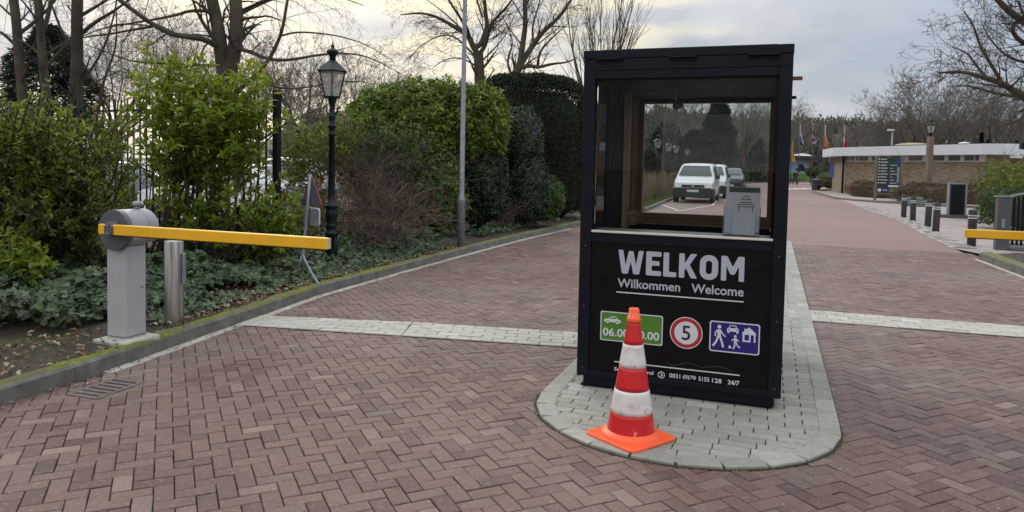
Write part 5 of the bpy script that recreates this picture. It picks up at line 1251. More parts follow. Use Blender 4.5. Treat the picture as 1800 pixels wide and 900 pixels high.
# ================================================================== TREES left and centre
DR = dict(lev=3, wig=.11, trop=[-.1, -.35, -.5, -.5], n=[7, 5, 4], ang=(25, 60), lr=(.4, .65), seg=[.3, .22, .18, .15], rmin=.0028)
limb_tree('beech_tree', 'large twin stemmed bare beech rising behind the bright laurel', 'tree', [
    ([(400, 470), (400, 300), (400, 180), (400, 125)], .36, .27),
    ([(399, 140), (392, 118), (388, 83), (381, 36), (372, 0), (366, -60), (372, -160)], .20, .11),
    ([(402, 140), (409, 105), (415, 70), (416, 28), (413, -10), (420, -90), (410, -180)], .20, .12),
    ([(388, 85), (361, 69, -.5), (333, 65, -.9), (300, 60, -1.2), (267, 42, -1.3), (239, 22, -1.4), (205, -4, -1.5), (160, -50, -1.6)], .085, .04),
    ([(380, 22), (339, 17), (305, 28, .4), (267, 35, .6), (222, 42, .8), (178, 50, .9), (140, 66, 1)], .05, .012),
    ([(267, 47, -1.2), (228, 53, -1), (194, 60, -.8), (140, 66, -.6), (90, 85, -.4)], .035, .009),
    ([(392, 115), (350, 115, .3), (300, 112, .6), (239, 110, .8), (200, 97, .9), (150, 78, 1.1)], .045, .010),
    ([(412, 84), (444, 92, -.4), (472, 105, -.7), (510, 106, -.9), (560, 96, -1), (610, 93, -1.2), (650, 100, -1.3), (705, 130, -1.4)], .06, .008),
    ([(404, 175), (433, 146, -.4), (455, 128, -.6), (478, 97, -.8), (494, 61, -.9), (500, 33, -1), (505, 0, -1), (520, -60, -1)], .065, .028),
    ([(494, 63, -.9), (520, 56, -1), (560, 58, -1.1), (600, 64, -1.2), (645, 78, -1.2), (695, 110, -1.3)], .028, .006),
    ([(448, 134, -.5), (478, 153, -.6), (510, 156, -.7), (545, 153, -.8), (585, 145, -.9), (630, 142, -1), (670, 150, -1)], .03, .007),
    ([(414, 30), (450, 10, .4), (500, -10, .6), (570, -15, .7), (640, 10, .8)], .05, .010),
    ([(370, 5), (330, -30, .4), (270, -50, .6), (200, -55, .8)], .05, .010)], 20, DR, 5, density=2.7, L1=1.9)
T3 = dict(lev=3, wig=.12, trop=[.1, 0, -.2, -.2], n=[6, 5, 4], ang=(25, 60), lr=(.4, .65), seg=[.3, .25, .2, .15], rmin=.0035)
g = 'bare trunks at the left edge'
limb_tree('bare_tree', 'bare tree with leaning trunk furthest left at the frame edge', 'tree', [
    ([(60, 420), (50, 260), (42, 190), (34, 110), (29, 40), (24, 0), (15, -80)], .135, .10), ([(38, 90), (18, 70), (0, 55), (-40, 40)], .05, .015), ([(32, 60), (60, 40), (90, 10), (120, -30)], .05, .015)], 18, T3, 6, g, density=3.0, L1=1.6, limb_start=.4, twigm='twig')
limb_tree('bare_tree', 'second bare trunk from the left edge with a swollen fork', 'tree', [
    ([(100, 420), (92, 240), (82, 170), (76, 120), (72, 60), (66, 0), (62, -90)], .12, .085), ([(74, 60), (84, 30), (90, 0), (100, -50)], .06, .03), ([(78, 120), (100, 95), (125, 70), (150, 30)], .03, .01), ([(76, 100), (45, 75), (10, 60)], .03, .01)], 17.5, T3, 7, g, density=3.0, L1=1.5, limb_start=.4)
limb_tree('bare_tree', 'stout straight bare trunk before the dark conifer on the left', 'tree', [
    ([(134, 430), (134, 260), (134, 175), (136, 100), (135, 40), (136, 0), (140, -100)], .17, .13), ([(137, 65), (165, 40), (200, 20), (240, -10)], .06, .02), ([(138, 30), (180, 5), (220, -20)], .05, .02), ([(134, 90), (110, 60), (95, 20), (80, -20)], .04, .02),
    ([(140, 150), (165, 115), (185, 80), (200, 30), (210, -30)], .035, .015), ([(172, 200), (182, 140), (205, 85), (205, 20)], .04, .015)], 19, T3, 8, g, density=3.0, L1=1.7, limb_start=.4)
CEN = dict(lev=3, wig=.09, trop=[.1, .05, -.1, -.2], n=[6, 5, 4], ang=(22, 55), lr=(.42, .66), seg=[.4, .3, .25, .2], rmin=.0055)
limb_tree('bare_tree', 'spreading bare tree above the laurel hedge behind the grey column', 'tree', [
    ([(846, 300), (844, 170), (843, 130), (841, 96)], .36, .26), ([(841, 98), (830, 78), (822, 60), (800, 48, .5), (770, 30, 1), (740, 22, 1), (705, 26, 1)], .17, .03),
    ([(833, 84), (846, 78), (852, 60), (857, 46), (853, 20), (850, -30)], .15, .07), ([(845, 92), (853, 80), (862, 42, -.6), (878, 26, -.9), (898, 4, -1), (915, -30, -1)], .12, .03),
    ([(826, 72), (815, 40, -.5), (795, 10, -.8), (770, -30, -1)], .09, .04), ([(836, 100), (800, 62, .8), (770, 62, 1), (740, 80, 1.2), (720, 100, 1.2)], .06, .015),
    ([(840, 118), (810, 100, -.6), (780, 105, -.8), (760, 120, -1)], .05, .012), ([(844, 110), (870, 85, .5), (890, 60, .8), (905, 25, 1)], .05, .015), ([(848, 30), (838, 0), (828, -40)], .06, .03), ([(812, 52), (790, 30, .6), (760, 6, .8), (735, -10, .8)], .05, .015)], 38, CEN, 11, density=2.8, L1=2.4)
limb_tree('bare_tree', 'forked bare tree with low arching limb above the yew block', 'tree', [
    ([(900, 300), (902, 180), (904, 135), (914, 114)], .34, .2), ([(913, 116), (920, 71), (924, 40), (922, 0), (925, -50)], .15, .08), ([(914, 114), (938, 78, .4), (953, 57, .6), (978, 35, .8), (995, 15, .8), (1015, -20, 1)], .15, .04),
    ([(916, 118), (932, 115, -.4), (946, 119, -.6), (970, 112, -.8), (998, 110, -1), (1015, 100, -1)], .11, .02), ([(903, 138), (893, 118, .4), (893, 100, .6), (903, 75, .8), (890, 40, .9)], .07, .02), ([(945, 117), (948, 90, -.7), (975, 62, -.8), (1000, 40, -1)], .07, .015),
    ([(938, 78), (935, 50), (945, 15), (955, -20)], .06, .02)], 34, CEN, 12, density=3.0, L1=2.1)
SL = dict(lev=2, wig=.05, trop=[.5, .5, .3], n=[9, 6], ang=(12, 28), lr=(.35, .55), seg=[.8, .5, .4], rmin=.008)
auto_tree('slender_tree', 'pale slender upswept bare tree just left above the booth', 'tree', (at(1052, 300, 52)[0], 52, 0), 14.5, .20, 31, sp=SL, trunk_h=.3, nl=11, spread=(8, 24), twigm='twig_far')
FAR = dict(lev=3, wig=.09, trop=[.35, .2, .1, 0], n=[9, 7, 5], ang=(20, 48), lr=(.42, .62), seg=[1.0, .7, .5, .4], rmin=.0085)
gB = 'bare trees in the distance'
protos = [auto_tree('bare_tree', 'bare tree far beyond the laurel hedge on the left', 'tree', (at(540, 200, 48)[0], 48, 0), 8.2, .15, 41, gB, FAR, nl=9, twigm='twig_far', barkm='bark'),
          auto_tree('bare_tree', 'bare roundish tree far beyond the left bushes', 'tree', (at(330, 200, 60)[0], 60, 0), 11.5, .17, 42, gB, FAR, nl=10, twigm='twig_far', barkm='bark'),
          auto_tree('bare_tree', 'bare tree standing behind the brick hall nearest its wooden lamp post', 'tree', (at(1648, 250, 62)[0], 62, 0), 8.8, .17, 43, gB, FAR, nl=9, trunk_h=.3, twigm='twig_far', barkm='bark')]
def far_tree(k, px, D, H_, label, z=0, rz=None):
    o = copy_tree(protos[k]); o['label'] = label; o.location = (at(px, 300, D)[0], D, z); s = H_ / (8.2, 11.5, 8.8)[k]; o.scale = (s, s, s); o.rotation_euler = (0, 0, rnd.random() * 6 if rz is None else rz); return o
far_tree(0, 455, 52, 9, 'bare far tree seen between the beech stem and the lantern')
far_tree(1, 620, 56, 8.6, 'bare far tree just right of the street lantern head')
far_tree(1, 205, 55, 10.5, 'bare far tree right of the dark conifer')
far_tree(2, 1588, 68, 7.2, 'bare bushy tree behind the left half of the brick hall')
far_tree(0, 1615, 64, 8.6, 'bare tree behind the brick hall between two others')
far_tree(2, 1705, 60, 7.8, 'bare tree behind the brick hall above its dark vent pipe')
far_tree(0, 1748, 50, 7.0, 'bare tree behind the right wing of the brick hall')
far_tree(1, 1788, 52, 7.4, 'bare tree at the right frame edge behind the brick hall')
far_tree(1, 1548, 84, 6.2, 'low bare tree left behind the brick hall')
far_tree(2, 1515, 92, 5.2, 'small bare tree beyond the hall roof corner')
far_tree(0, 1398, 105, 9.5, 'bare tree showing just past the right edge of the booth')
far_tree(1, 1165, 62, 8.0, 'bare tree seen at the left of the rear booth window')
far_tree(0, 1305, 84, 9.5, 'bare tree seen in the rear window right of the conifer')
far_tree(1, 1335, 95, 10, 'bare tree at the right end of the rear window view')
def conifer(name, label, base, H_, rad, n, seed, m='conifer', tw=.34, cone_=1.0):
    t = empty(name, base); tag(t, label, 'tree'); b = MB(); b.tube([(0, 0, 0), (0, 0, H_ * .9)], [rad * .08, .02], 8); b.build('trunk', 'bark_dark', t)
    r_ = np.random.default_rng(seed); f = r_.random(n) ** .8; z = H_ * (.04 + .95 * f); a = r_.random(n) * 6.283
    rr = rad * (1 - f ** (1.3 * cone_)) ** .8 * (.75 + .25 * np.sin(z * 3.1 + np.sin(a * 3) * 2)) * (1 - np.abs(r_.normal(size=n)) * .22) + .05
    P_ = np.stack([np.cos(a) * rr, np.sin(a) * rr, z], 1); D = np.stack([np.cos(a), np.sin(a), -.15 + r_.normal(size=n) * .35], 1) + r_.normal(size=(n, 3)) * .3
    leaves('crown', P_, D, rdir(n) * .5 + np.array([0, 0, 1]), tw * r_.uniform(.6, 1.3, n), tw * .3, LAUREL, m, t); return t
conifer('conifer_tree', 'broad dark evergreen behind the bare trunks on the left', (at(85, 200, 27)[0], 27, 0), 6.4, 2.6, 15000, 3, tw=.26, cone_=1.6)
conifer('conifer_tree', 'dark conifer centred in the rear booth window', (at(1262, 250, 70)[0], 70, 0), 8.4, 2.6, 9000, 4, tw=.5)
conifer('conifer_tree', 'smaller dark conifer at the left of the rear window', (at(1172, 250, 66)[0], 66, 0), 5.6, 2.5, 6000, 5, tw=.5, cone_=1.6)
conifer('conifer_tree', 'dark evergreen between the lantern row and the conifer', (at(1222, 250, 74)[0], 74, 0), 5.4, 2.9, 6000, 7, tw=.5, cone_=1.8)
conifer('conifer_tree', 'low evergreen right of the conifer in the rear window', (at(1322, 250, 92)[0], 92, 0), 6, 2.4, 4000, 8, tw=.6, cone_=1.5)
# right-hand big tree
RB = dict(lev=3, wig=.13, trop=[.25, .1, 0, 0], n=[8, 6, 5], ang=(25, 60), lr=(.42, .66), seg=[.3, .24, .2, .16], rmin=.0055)
limb_tree('oak_tree', 'big gnarled bare oak reaching in from the right edge', 'tree', [
    ([(1905, 420), (1895, 300), (1880, 200), (1865, 90), (1850, 0), (1840, -120)], .50, .25),
    ([(1884, 225), (1835, 190, -.5), (1795, 168, -.8), (1760, 145, -1), (1725, 135, -1.1), (1690, 125, -1.2), (1650, 128, -1.3)], .22, .03),
    ([(1868, 95), (1820, 50, .3), (1790, 32, .5), (1768, 15, .6), (1745, -10, .6), (1715, -40, .6)], .19, .06),
    ([(1812, 82, .6), (1790, 70, .6), (1779, 55, .5), (1783, 40, .5), (1800, 28, .4)], .10, .05), ([(1866, 100), (1835, 85, .4), (1810, 82, .6)], .14, .10),
    ([(1762, 146, -1), (1740, 110, -1), (1722, 80, -1.1), (1712, 45, -1.2), (1695, 20, -1.2)], .07, .02), ([(1735, 138, -1), (1712, 110, -.7), (1700, 92, -.6), (1672, 82, -.4)], .06, .015),
    ([(1800, 170, -.8), (1770, 168, -.4), (1735, 160, -.2), (1700, 150, 0), (1670, 152, .2)], .07, .015), ([(1870, 185), (1830, 175, .6), (1800, 174, .8), (1780, 174, .8)], .07, .03),
    ([(1850, 120), (1800, 110, .6), (1770, 100, .8), (1740, 70, 1), (1725, 40, 1)], .07, .015), ([(1860, 60), (1830, 20, -.6), (1805, -10, -.8), (1790, -40, -.8)], .09, .04)], 27, RB, 15, density=3.8, L1=1.8, twigm='twig')

# ================================================================== BRICK HALL on the right
hall = empty('brick_hall', (22.5, 49.1, 0)); tag(hall, 'low yellow brick hall with white fascia and narrow window strip', 'building')
ox = np.array([22.5, 49.1])
A, Bc, Cc = np.array([22.5, 49.1]), np.array([24.95, 38.2]), np.array([23.9, 54.2])
def loc2(p): return (float(p[0] - ox[0]), float(p[1] - ox[1]))
b = MB(); b.prism([loc2(p) for p in (Cc, A, Bc, (26.4, 38.6), (27.4, 46), (34, 47), (34, 56))], 0, 2.62); b.build('wall', 'wall', hall)
b = MB(); b.prism([loc2(p) for p in ((26.6, 41.2), (42, 38.5), (42, 46.9), (27.5, 45.8))], 0, 2.52); b.build('wall', 'wall', hall)
ud = (Bc - A) / np.linalg.norm(Bc - A); un = np.array([ud[1], -ud[0]]); un = un if un[0] < 0 else -un
vd = (A - Cc) / np.linalg.norm(A - Cc); vn = np.array([vd[1], -vd[0]]); vn = vn if vn[0] < 0 else -vn
endp = [Bc + un * .5 + ud * (.2 + .9 * math.sin(R(a_))) - un * (1.2 - 1.2 * math.cos(R(a_))) for a_ in (0, 20, 40, 60, 80, 95)]
fas = [Cc + vn * .7 - vd * .3, A + un * .55 - ud * .25 + vn * .2] + endp + [np.array([27.2, 39.8]), np.array([28, 46])]
b = MB(); b.prism([loc2(p) for p in fas] + [loc2((34.5, 47)), loc2((34.5, 57)), loc2((24.3, 56.5))], 2.60, 3.16); b.build('fascia', 'white_fascia', hall)
b = MB(); b.prism([loc2(p) for p in fas] + [loc2((34.5, 47)), loc2((34.5, 57)), loc2((24.3, 56.5))], 3.162, 3.20); b.build('roof_edge', 'roof_dark', hall)
b = MB(); b.prism([loc2(p) for p in ((26.9, 40.6), (42.5, 37.9), (42.5, 46.8), (27.9, 45.9))], 2.50, 2.98); b.build('fascia', 'white_fascia', hall)
def wall_pt(px, off=0.0):   # where a pixel column meets the long wall
    v = ray(px, 300); a_ = A + un * off; # solve A + ud s = t v
    M_ = np.array([[ud[0], -v[0]], [ud[1], -v[1]]]); s, t_ = np.linalg.solve(M_, -a_); return s
def wall_box(bm, s0, s1, z0, z1, o0, o1):
    P_ = [A + ud * s0 + un * o0, A + ud * s1 + un * o0, A + ud * s1 + un * o1, A + ud * s0 + un * o1]; bm.prism([loc2(p) for p in P_], z0, z1)
b = MB(); wall_box(b, .1, np.linalg.norm(Bc - A) - .05, 2.22, 2.595, .002, .05); b.build('window_band', 'window_frame', hall)
for a_, c_ in ((1487, 1493), (1495, 1502), (1505, 1509), (1511, 1526), (1533, 1541), (1547, 1560), (1565, 1590), (1598, 1621), (1636, 1660), (1668, 1688), (1696, 1712), (1715, 1721)):
    b = MB(); wall_box(b, wall_pt(a_), wall_pt(c_), 2.29, 2.56, .052, .07); b.build('window', 'window_dark', hall)
b = MB(); b.tube([(*loc2(A + un * .1 + vn * .05), 0), (*loc2(A + un * .1 + vn * .05), 2.6)], .07, 10); b.build('downpipe', 'black_iron', hall)
b = MB(); wall_box(b, .05, 3.6, 0, .62, .002, .02); b.build('plinth_course', mat('red_brick_base', (.20, .10, .07), .85, var=.3, vscale=2), hall)
bp = Cc + vn * .06 + vd * .5
b = MB(); b.box(bp[0] - ox[0] - .02, bp[0] - ox[0] + .02, bp[1] - ox[1] - .5, bp[1] - ox[1] + .5, 1.1, 2.2); b.build('notice_board', 'blue_cloth', hall)
# roof furniture
def lathe_thing(name, label, cat, loc, prof, m, group=None, n=20): b = MB(); b.lathe(prof, n, cap=True); o = b.build(name, m, None, loc=tuple(float(c) for c in loc)); tag(o, label, cat, group); return o
p = at(1605, 255, 48); lathe_thing('roof_dome', 'pale shallow roof dome on the hall beside the wooden lamp post', 'skylight', (p[0], 48, 3.2), [(1.35, 0), (1.25, .12), (.9, .26), (.45, .33), (0, .35)], 'tan_wall', 'roof domes')
p = at(1503, 255, 54); lathe_thing('roof_dome', 'small white roof dome at the left end of the hall roof', 'skylight', (p[0], 53, 3.2), [(.6, 0), (.55, .1), (.3, .2), (0, .24)], 'white_fascia', 'roof domes')
p = at(1695, 255, 43); lathe_thing('roof_dome', 'white roof light on the hall roof left of the tall vent pipe', 'skylight', (p[0], 43, 3.2), [(.35, 0), (.35, .12), (.25, .22), (0, .26)], 'white_fascia', 'roof domes')
for px, D_, h_, r_, lb in ((1725, 42, .86, .11, 'tall dark vent pipe at the right end of the hall roof'), (1736.5, 42, .42, .08, 'short dark vent pipe beside the tall one on the hall roof'), (1786, 42, .62, .09, 'dark vent pipe on the right wing of the hall'), (1799, 42, .5, .09, 'rightmost dark vent pipe at the frame edge')):
    p = at(px, 260, D_); z0 = 3.2 if px < 1760 else 2.985
    lathe_thing('vent_pipe', lb, 'vent pipe', (p[0], D_, z0), [(r_, 0), (r_, h_ * .8), (r_ * 1.25, h_ * .8), (r_ * 1.25, h_ * .95), (r_ * .6, h_)], 'black_iron', 'vent pipes on the hall roof', 14)
p = at(1640, 262, 70)
t = empty('striped_sign', (at(1645, 262, 72)[0], 72, 0)); tag(t, 'dark green sign with white bars beyond the hall roof', 'sign')
b = MB(); b.box(-.95, .85, -.05, .05, 3.0, 4.75); b.build('panel', 'board_green', t); b = MB(); b.tube([(-.5, 0, 0), (-.5, 0, 3)], .06, 8); b.tube([(.5, 0, 0), (.5, 0, 3)], .06, 8); b.build('posts', 'board_green', t)
for z_ in (4.55, 4.15, 3.7):
    b = MB(); b.box(-.85, -.1, -.065, -.052, z_, z_ + .16); b.build('white_bar', 'white_print', t)
for z_ in (4.6, 4.2, 3.8, 3.4):
    b = MB(); b.box(.98, 1.14, -.05, .05, z_, z_ + .22); b.build('white_marker', 'white_print', t)
p = at(1566, 300, 60); t = empty('street_lamp', (p[0], 60, 0)); tag(t, 'slim grey lamp post with white head behind the hall', 'street lamp')
b = MB(); b.tube([(0, 0, 0), (0, 0, 4.95)], [.09, .06], 10); b.build('pole', 'galv', t); b = MB(); b.prism(rrect(-.42, .14, -.12, .12, .1), 4.95, 5.12); b.build('lamp_head', 'white_print', t, .04)

# directory board
t = empty('directory_board', (*gr(1560, 355.5)[:2], .0), 0); dbD = t.location.y; tag(t, 'tall green directory board on timber posts before the brick hall', 'sign')
t.rotation_euler = (0, 0, R(-28)); hw = .60
for s in (-1, 1):
    b = MB(); b.box(s * hw - .07, s * hw + .07, -.06, .06, 0, 2.42); b.build('post', 'timber', t, .01)
b = MB(); b.box(-hw + .072, hw - .072, -.05, .05, .40, .47); b.build('rail', 'timber', t)
b = MB(); b.box(-hw + .072, hw - .072, -.03, .03, .50, 2.34); pn2 = b.build('board', 'board_green', t)
for k in range(9):
    z_ = 2.22 - k * .155
    b = MB(); b.box(-.49, -.43, -.036, -.031, z_, z_ + .06); b.box(-.39, -.39 + (.34 if k % 2 else .28), -.036, -.031, z_ + .012, z_ + .048)
    if k > 1: b.box(.06, .06 + .10 * (k % 3) + .12, -.036, -.031, z_ + .015, z_ + .042)
    b.build('text_row', 'white_print', pn2)
b = MB(); b.box(.36, .50, -.036, -.031, 1.9, 2.30); b.build('map_strip', 'blue_cloth', pn2); b = MB(); b.box(.38, .49, -.036, -.031, 1.02, 1.85); b.build('side_strip', 'galv', pn2)
b = MB(); b.box(.0, .49, -.036, -.031, .80, .90); b.build('text_row', 'white_print', pn2)
b = MB(); b.lathe([(0, 0), (.09, 0)], 20, X=Matrix.Translation((-.40, -.034, .63)) @ Euler((R(90), 0, 0)).to_matrix().to_4x4(), cap=False); b.build('round_sign', 'white_print', pn2)
b = MB(); b.box(-.26, .0, -.036, -.031, .54, .72); bb_ = b.build('blue_sign', 'sign_blue', pn2); b = MB(); b.box(.06, .49, -.036, -.031, .54, .72); b.build('green_sign', 'mural_green', pn2)
b = MB(); 
for x_ in (-.22, -.15, -.08): b.box(x_, x_ + .03, -.040, -.037, .58, .68)
b.build('sign_marks', 'white_print', bb_)

# timber lamp post with square lantern
t = empty('timber_lamp_post', (at(1633, 300, 37.5)[0], 37.5, 0)); tag(t, 'timber lamp post with a lantern standing before the hall', 'street lamp')
b = MB(); b.box(-.13, .13, -.13, .13, 0, 3.45); b.build('post', 'timber', t, .03)
b = MB(); b.lathe([(.05, 3.45), (.05, 3.55), (.14, 3.58), (.15, 3.62)], 8, cap=True); b.lathe([(.30, 4.02), (.31, 4.06), (.16, 4.14), (.05, 4.18), (.03, 4.32)], 8, sm=False)
for k in range(6): a_ = R(60 * k); b.tube([(.14 * math.cos(a_), .14 * math.sin(a_), 3.61), (.27 * math.cos(a_), .27 * math.sin(a_), 4.03)], .016, 4)
b.build('lantern_frame', 'black_iron', t)
b = MB(); b.lathe([(.13, 3.62), (.255, 4.02)], 6, sm=False, cap=False); b.build('panes', 'lantern_glass', t)

# bollards
protob = None
for i, ((x_, y_), lb) in enumerate(zip([(10.1, 15.85), (11.42, 19.46), (12.28, 21.34), (13.10, 23.62), (13.84, 25.55)],
        ['nearest black bollard behind the yellow boom tip', 'second nearest black bollard with two white bands', 'middle black bollard of the row along the cobbles', 'fourth black bollard along the cobbles counted from the boom', 'farthest black bollard in the row'])):
    if protob is None:
        t = empty('bollard', (x_, y_, 0)); tag(t, lb, 'bollard', 'black bollards along the cobbles')
        b = MB(); b.lathe([(.088, -.02), (.088, .775), (.080, .79), (0, .80)], 24, cap=False); b.build('post', 'bollard', t)
        b = MB(); b.lathe([(.0893, .60), (.0893, .625)], 24, cap=False); b.build('reflective_band', 'white_print', t)
        b = MB(); b.lathe([(.0893, .655), (.0893, .68)], 24, cap=False); b.build('reflective_band', 'white_print', t); protob = t
    else: t = copy_tree(protob); t.location = (x_, y_, 0); t['label'] = lb
    t.rotation_euler = (R(rnd.uniform(-1.2, 1.2)), R(rnd.uniform(-1.2, 1.2)), rnd.random() * 3)
# cabinet with dark green door
t = empty('service_cabinet', (15.9, 25.9, 0), R(-24)); tag(t, 'narrow dark green cabinet with pale side frames on a low slab', 'cabinet')
b = MB(); b.box(-.55, .45, -.3, .3, 0, .10); b.build('slab', 'dark_grey', t, .01)
b = MB(); b.box(-.235, .235, -.17, .17, .10, 1.19); b.build('body', 'board_green', t)
for s in (-1, 1):
    b = MB(); x0, x1 = sorted((s * .236, s * .29)); b.box(x0, x1, -.19, .19, .10, 1.20); b.build('side_frame', 'galv', t, .01)
b = MB(); b.box(-.29, .29, -.19, .19, 1.201, 1.23); b.build('top', 'galv', t); b = MB(); b.box(-.20, .20, -.186, -.172, .14, 1.16); b.build('door', 'black_iron', t)
# black slatted gate panel
t = empty('slatted_panel', (9.72, 14.30, .10), YAW + R(4)); tag(t, 'black slatted metal panel with sloping rail and lock post', 'gate')
b = MB(); b.box(-.13, .10, -.08, .08, -.02, 1.03); b.build('lock_post', 'dark_grey', t, .008); b = MB(); b.box(-.16, .14, -.10, .10, 1.031, 1.055); b.build('post_cap', 'galv', t)
b = MB(); b.box(-.06, .0, -.10, -.081, .42, .60); b.build('lock', 'galv', t, .005)
b = MB(); b.tube([(.10, -.02, .02), (.10, -.02, 1.05)], .022, 8); b.tube([(.10, -.02, 1.05), (1.9, -.02, 1.50)], .022, 8); b.box(.1, 1.9, -.03, .03, .04, .09); b.build('rail', 'galv', t)
for k in range(24):
    x_ = .15 + k * .075; b = MB(); b.box(x_, x_ + .045, -.012, .012, .09, 1.02 + (x_ - .1) * .25); b.build('slat', 'black_iron', t)
b = MB(); b.box(.08, .75, -.16, .04, -.02, .035); b.build('foot', 'dark_grey', t, .01)
b = MB(); b.box(.3, 1.9, .2, .5, -.05, .09); o = b.build('concrete_edge', 'dark_grey', None, loc=tuple(t.location)); o.rotation_euler = t.rotation_euler; structure(o)

# hedges on the right
block_hedge('clipped_hedge', 'dark green clipped hedge behind the slatted panel', (16.2, 20.9), (2.5, .7, .62), R(-6), 14000, .08, .03, 'green_hedge', amp=.08, rough=.10)
b_ = [blob(1770, 318, 25, 55, 40, 1.2), blob(1840, 300, 25, 60, 50, 1.2)]
shrub('mixed_shrub', 'loose green and brown shrub by the right wing of the hall', b_, 2300, .09, .04, 'privet', 4, amp=.35, seed=41, depth=.35)
twigbush('bare_shrub', 'bare twiggy bush before the right wing of the hall', (at(1765, 330, 27)[0], 27, 0), 40, 2.0, 45, 'twig', 9, r=.012)
block_hedge('beech_hedge', 'brown leaved beech hedge under the hall wall right of the board', (22.4, 35.9), (3.0, .5, .52), R(-20), 9000, .10, .05, 'beech', amp=.12, rough=.14)
block_hedge('beech_hedge', 'brown hedge under the hall wall left of the board', (21.0, 42.4), (1.5, .4, .50), R(-75), 5000, .10, .05, 'beech', amp=.15, rough=.14)
b_ = [blob(1460, 318, 60, 27, 15, 1.3)]
shrub('boxwood_shrub', 'bright green rounded shrub at the left end of the hall', b_, 2600, .14, .07, 'box_hedge', 4, amp=.1, seed=43, corem='box_hedge')
b_ = [blob(1437, 303, 84, 19, 10, 1.5)]
shrub('boxwood_shrub', 'dark green shrub in front of the pavilion', b_, 1500, .2, .09, 'green_hedge', 4, amp=.1, seed=44, corem='green_hedge')
b_ = [blob(1297, 303, 66, 14, 22, .9)]
shrub('rounded_shrub', 'dark rounded shrub left of the pavilion in the rear window', b_, 1500, .2, .09, 'holly', 4, amp=.08, seed=45, corem='holly')
# plinth of pale stone behind the bollards
b = MB(); b.prism([(.62 * math.cos(R(a_)) * (1 + .12 * math.sin(a_ * .07)), .45 * math.sin(R(a_)) * (1 + .1 * math.cos(a_ * .05))) for a_ in range(0, 360, 20)], 0, .26); b.prism([(.42 * math.cos(R(a_)), .30 * math.sin(R(a_))) for a_ in range(0, 360, 24)], .261, .42)
o = b.build('stone_plinth', 'pale_stone', None, .04, loc=(float(gr(1606, 362)[0]), float(gr(1606, 362)[1]), 0)); tag(o, 'low pale green stone plinth behind the bollards', 'plinth')
# litter bin and bench by the hall
p = gr(1434, 334); t = empty('litter_bin', (p[0], p[1], 0)); tag(t, 'dark grey litter bin beside the bright round shrub', 'bin')
b = MB(); b.lathe([(.30, 0), (.33, .05), (.36, .75), (.38, .78)], 20); b.build('body', 'bin', t); b = MB(); b.lathe([(.39, .79), (.38, .84), (.2, .90), (0, .91)], 20); b.build('lid', 'dark_grey', t)
p = gr(1452, 334.5); t = empty('park_bench', (p[0], p[1], 0), R(10)); tag(t, 'dark bench in front of the bright round shrub', 'bench')
b = MB(); b.box(-.8, .8, -.22, .22, .40, .45); b.build('seat', 'timber', t); b = MB(); b.box(-.8, .8, .2, .25, .5, .85); b.build('backrest', 'timber', t)
for s in (-.7, .7): b = MB(); b.box(s - .03, s + .03, -.2, .25, 0, .40); b.build('leg', 'black_iron', t)

# ================================================================== PAVILION, flags, person
p0, p1 = at(1306, 300, 100), at(1437, 300, 100)
t = empty('pavilion', (p0[0], 100, 0)); tag(t, 'low pavilion with dark flat roof and a blue mural panel', 'building'); Lp = p1[0] - p0[0]
def ux(px): return float(at(px, 300, 100)[0] - p0[0])
b = MB(); b.box(0, Lp, 0, 8, 0, 3.15); b.build('wall', 'tan_wall', t); b = MB(); b.box(-1.5, Lp + .5, -1.2, 8, 3.152, 3.55); b.build('roof', 'roof_dark', t)
for a_, c_, z0, z1, m_, nm in ((1326, 1344, .9, 3.0, 'roof_dark', 'opening'), (1380, 1419, .8, 2.95, 'mural_blue', 'mural_panel'), (1428, 1437, .1, 2.7, 'roof_dark', 'doorway')):
    b = MB(); b.box(ux(a_), ux(c_), -.08, -.002, z0, z1); w_ = b.build(nm, m_, t)
    if nm == 'mural_panel':
        b = MB(); b.box(ux(a_), ux(c_), -.12, -.082, .3, 1.15); b.build('mural_lawn', 'mural_green', w_)
        b = MB(); xm = ux(1408); b.prism([(xm + x, z) for x, z in ((-.9, 1.2), (-.5, 2.0), (-.3, 2.3), (.1, 2.5), (.3, 2.2), (.5, 1.9), (.9, 1.7), (.7, 1.3), (.1, 1.5))], -.1, -.083, X=Matrix(((1, 0, 0, 0), (0, 0, 1, 0), (0, 1, 0, 0), (0, 0, 0, 1)))); b.build('mural_figure', 'print_black', w_)
b = MB(); b.box(ux(1327), ux(1343), -.12, -.082, .9, 1.7); b.build('lawn_panel', 'mural_green', t)
for a_ in (1305, 1325, 1345, 1420): b = MB(); x_ = ux(a_); b.box(x_ - .1, x_ + .1, -1.1, -.9, 0, 3.15); b.build('column', 'timber', t)
b = MB(); b.lathe([(1.6, 3.56), (1.0, 3.85), (.1, 4.0)], 12, c=(ux(1424), 3, 0), sm=False); b.build('roof_light', 'white_fascia', t)
b_ = [blob(1350, 316, 96, 50, 6, 1.2), blob(1300, 320, 96, 20, 7, 1.0)]
shrub('low_planting', 'low green planting along the front of the pavilion', b_, 1200, .22, .1, 'green_hedge', 3, amp=.2, seed=47)
fl = [(1403, 80, 6.85, [('red_cloth', 0, .25), ('white_cloth', .25, .65), ('blue_cloth', .65, 1)], 'red white and blue flag hanging limp nearest the booth'),
      (1425.5, 82, 7.1, None, 'flag with dark blue ground and red and white crosses hanging limp'), (1446.5, 80, 6.75, [('green_cloth', 0, .12), ('white_cloth', .12, .55), ('orange_cloth', .55, 1)], 'white and orange flag with a green edge hanging limp'),
      (1480, 74, 6.4, 'cross', 'red flag with white cross hanging limp beside the hall roof'), (1390, 82, 5.0, [('yellow_cloth', 0, 1)], 'yellow flag just showing past the right edge of the booth')]
